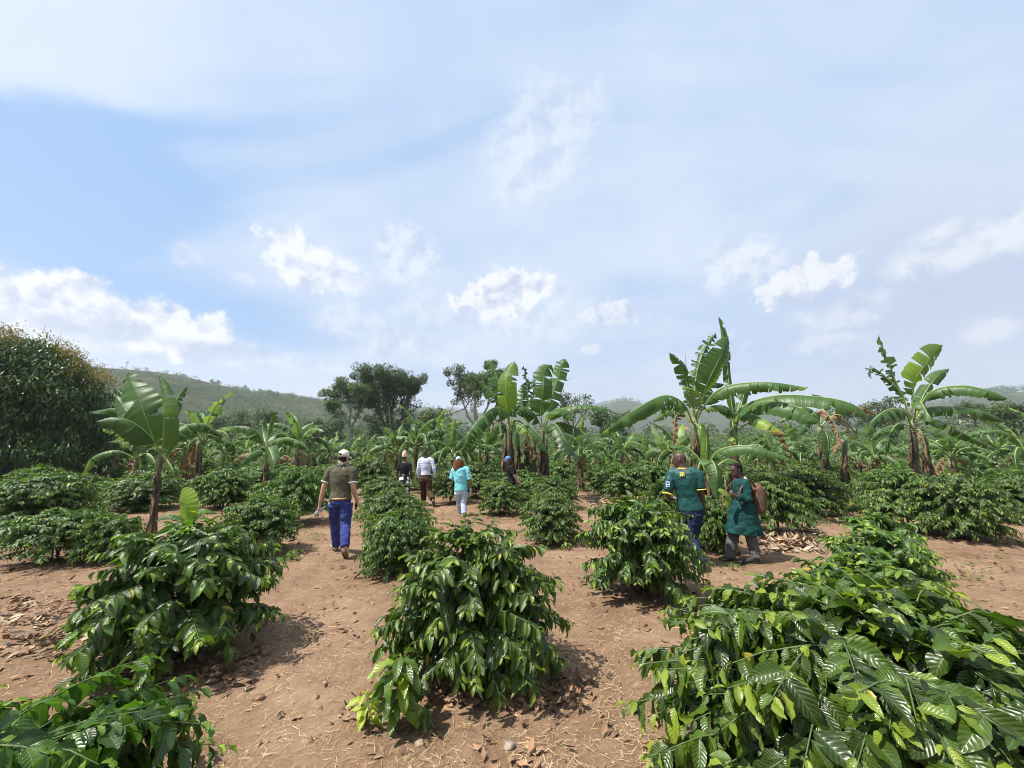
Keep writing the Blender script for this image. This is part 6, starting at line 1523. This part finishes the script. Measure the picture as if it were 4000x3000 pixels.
stone(1035, 2555, .05, M_CLOD, 'upright clod at the shaded side of the wide front bush', 2, 'clod', 1.1)
stone(1010, 2725, .042, M_CLOD, 'dark clod in the middle of the straw below the wide front bush', 3, 'clod', .6)
stone(2345, 2455, .035, M_CLOD, 'small clod on the edge of the broad bush shadow', 4, 'clod', .6)
stone(1270, 2668, .02, M_HUSK, 'tiny white flake like stone on the path', 5)
stone(1640, 2910, .03, M_HUSK, 'white chip lying below the seedling', 6)
stone(3805, 2120, .06, M_CLOD, 'dark clod in front of the bush with dry lower leaves', 7, 'clod', .5)
rng = np.random.default_rng(77)
cl = MB(); 
for k in range(500):
    an = rng.uniform(-.97, .97); r_ = rng.uniform(1.4, 13); x, y = math.sin(an) * r_, math.cos(an) * r_; s_ = rng.uniform(.006, .022)
    c = np.array([x, y, TZ(x, y) + s_ * .3]); v = rng.normal(0, 1, (6, 3)) * .25 + np.array([(1, 0, 0), (0, 1, 0), (-1, 0, 0), (0, -1, 0), (0, 0, 1), (0, 0, -1)]); v = c + v * s_
    cl.add(v, [(0, 1, 4), (1, 2, 4), (2, 3, 4), (3, 0, 4), (1, 0, 5), (2, 1, 5), (3, 2, 5), (0, 3, 5)])
o = cl.build('gravel', [M_CLOD], None, smooth=False); tag(o, 'small crumbs of earth and grit', None, None, 'stuff')

# seedling at the foot of the middle bush, with yellowing leaves on one side
def seedling(px, py, h, n, L, seed, label, ytone=False):
    rng = np.random.default_rng(seed); x, y = G(px, py); o = empty('coffee_seedling', (x, y, TZ(x, y))); tag(o, label, 'seedling')
    mb = MB(); mb.tube([(0, 0, -.03), (.01, 0, h * .5), (0, .01, h)], [.010, .008, .005], 6, mi=1)
    B, D, N, Ls, T = [], [], [], [], []
    for k in range(n):
        f = (k + 1) / n; a = k * 2.4 + rng.uniform(-.3, .3); o_ = np.array([math.cos(a), math.sin(a), 0])
        B.append(np.array([0, 0, h * (.25 + .75 * f)]) + o_ * .02); D.append(o_ + np.array([0, 0, rng.uniform(-.5, .5) * (1.2 - f)])); N.append(np.array([0, 0, 1.]) - o_ * .2 + rng.normal(0, .2, 3)); Ls.append(L * rng.uniform(.7, 1.1)); T.append(.965 if ytone else rng.uniform(.4, .95))
    V, F, uv, T2 = leaves_np(np.array(B), np.array(D), np.array(N), np.array(Ls), np.full(n, .4), rng.uniform(.6, 1.4, n), np.array(T), 8, 4, .1, rng)
    link('foliage', mesh_np('foliage', V, F, [M_LEAF], None, uv, T2), o); mb.build('stem', [M_BARK, M_TWIG], o)
seedling(1550, 2860, .46, 38, .20, 1, 'coffee seedling with big shining leaves standing before the broad middle bush')
seedling(1425, 2840, .20, 16, .12, 2, 'tiny yellow leaved seedling beside the shining one', True)
seedling(1655, 2850, .14, 22, .06, 4, 'small broad leaved weed at the foot of the shining seedling')
seedling(2210, 2150, .14, 8, .13, 5, 'short coffee sprout in the shade of the airy bush')
seedling(1140, 2190, .16, 12, .12, 6, 'little coffee sprout beside the path near the wide front bush')
seedling(2800, 2160, .18, 9, .13, 7, 'low sprout beside the front shoe of the green coat man')
seedling(2860, 2225, .12, 9, .06, 8, 'thin weed on the path before the green coat man')
seedling(2330, 2300, .16, 12, .14, 9, 'low coffee shoot in front of the bush hiding the jersey man legs')
seedling(2600, 2290, .2, 14, .15, 10, 'coffee shoot below the bush near the jersey man foot')

# dead leaves gathered under the bushes
rng = np.random.default_rng(55); B = []
for (x0, y0) in placed:
    if y0 > 11.5: continue
    for k in range(70):
        a, r_ = rng.uniform(0, 6.28), abs(rng.normal(0, .55)); x, y = x0 + r_ * math.cos(a), y0 + r_ * math.sin(a); B.append((x, y, TZ(x, y) + rng.uniform(.004, .03)))
B = np.array(B); n = len(B); a = rng.uniform(0, 6.28, n); D = np.stack([np.cos(a), np.sin(a), rng.normal(0, .2, n)], 1); N = np.stack([rng.normal(0, .5, n), rng.normal(0, .5, n), np.ones(n)], 1)
V, F, uv, T = leaves_np(B, D, N, rng.uniform(.05, .15, n), np.full(n, .42), rng.uniform(-1.6, 1.6, n), rng.uniform(0, 1, n), 3, 2)
tag(link('leaf_litter', mesh_np('leaf_litter', V, F, [simple_mat('rotting_leaf', (.13, .075, .045), .95, .4, 6, .2)], None, uv, T)), 'dark rotting leaves lying under the coffee bushes', None, None, 'stuff')
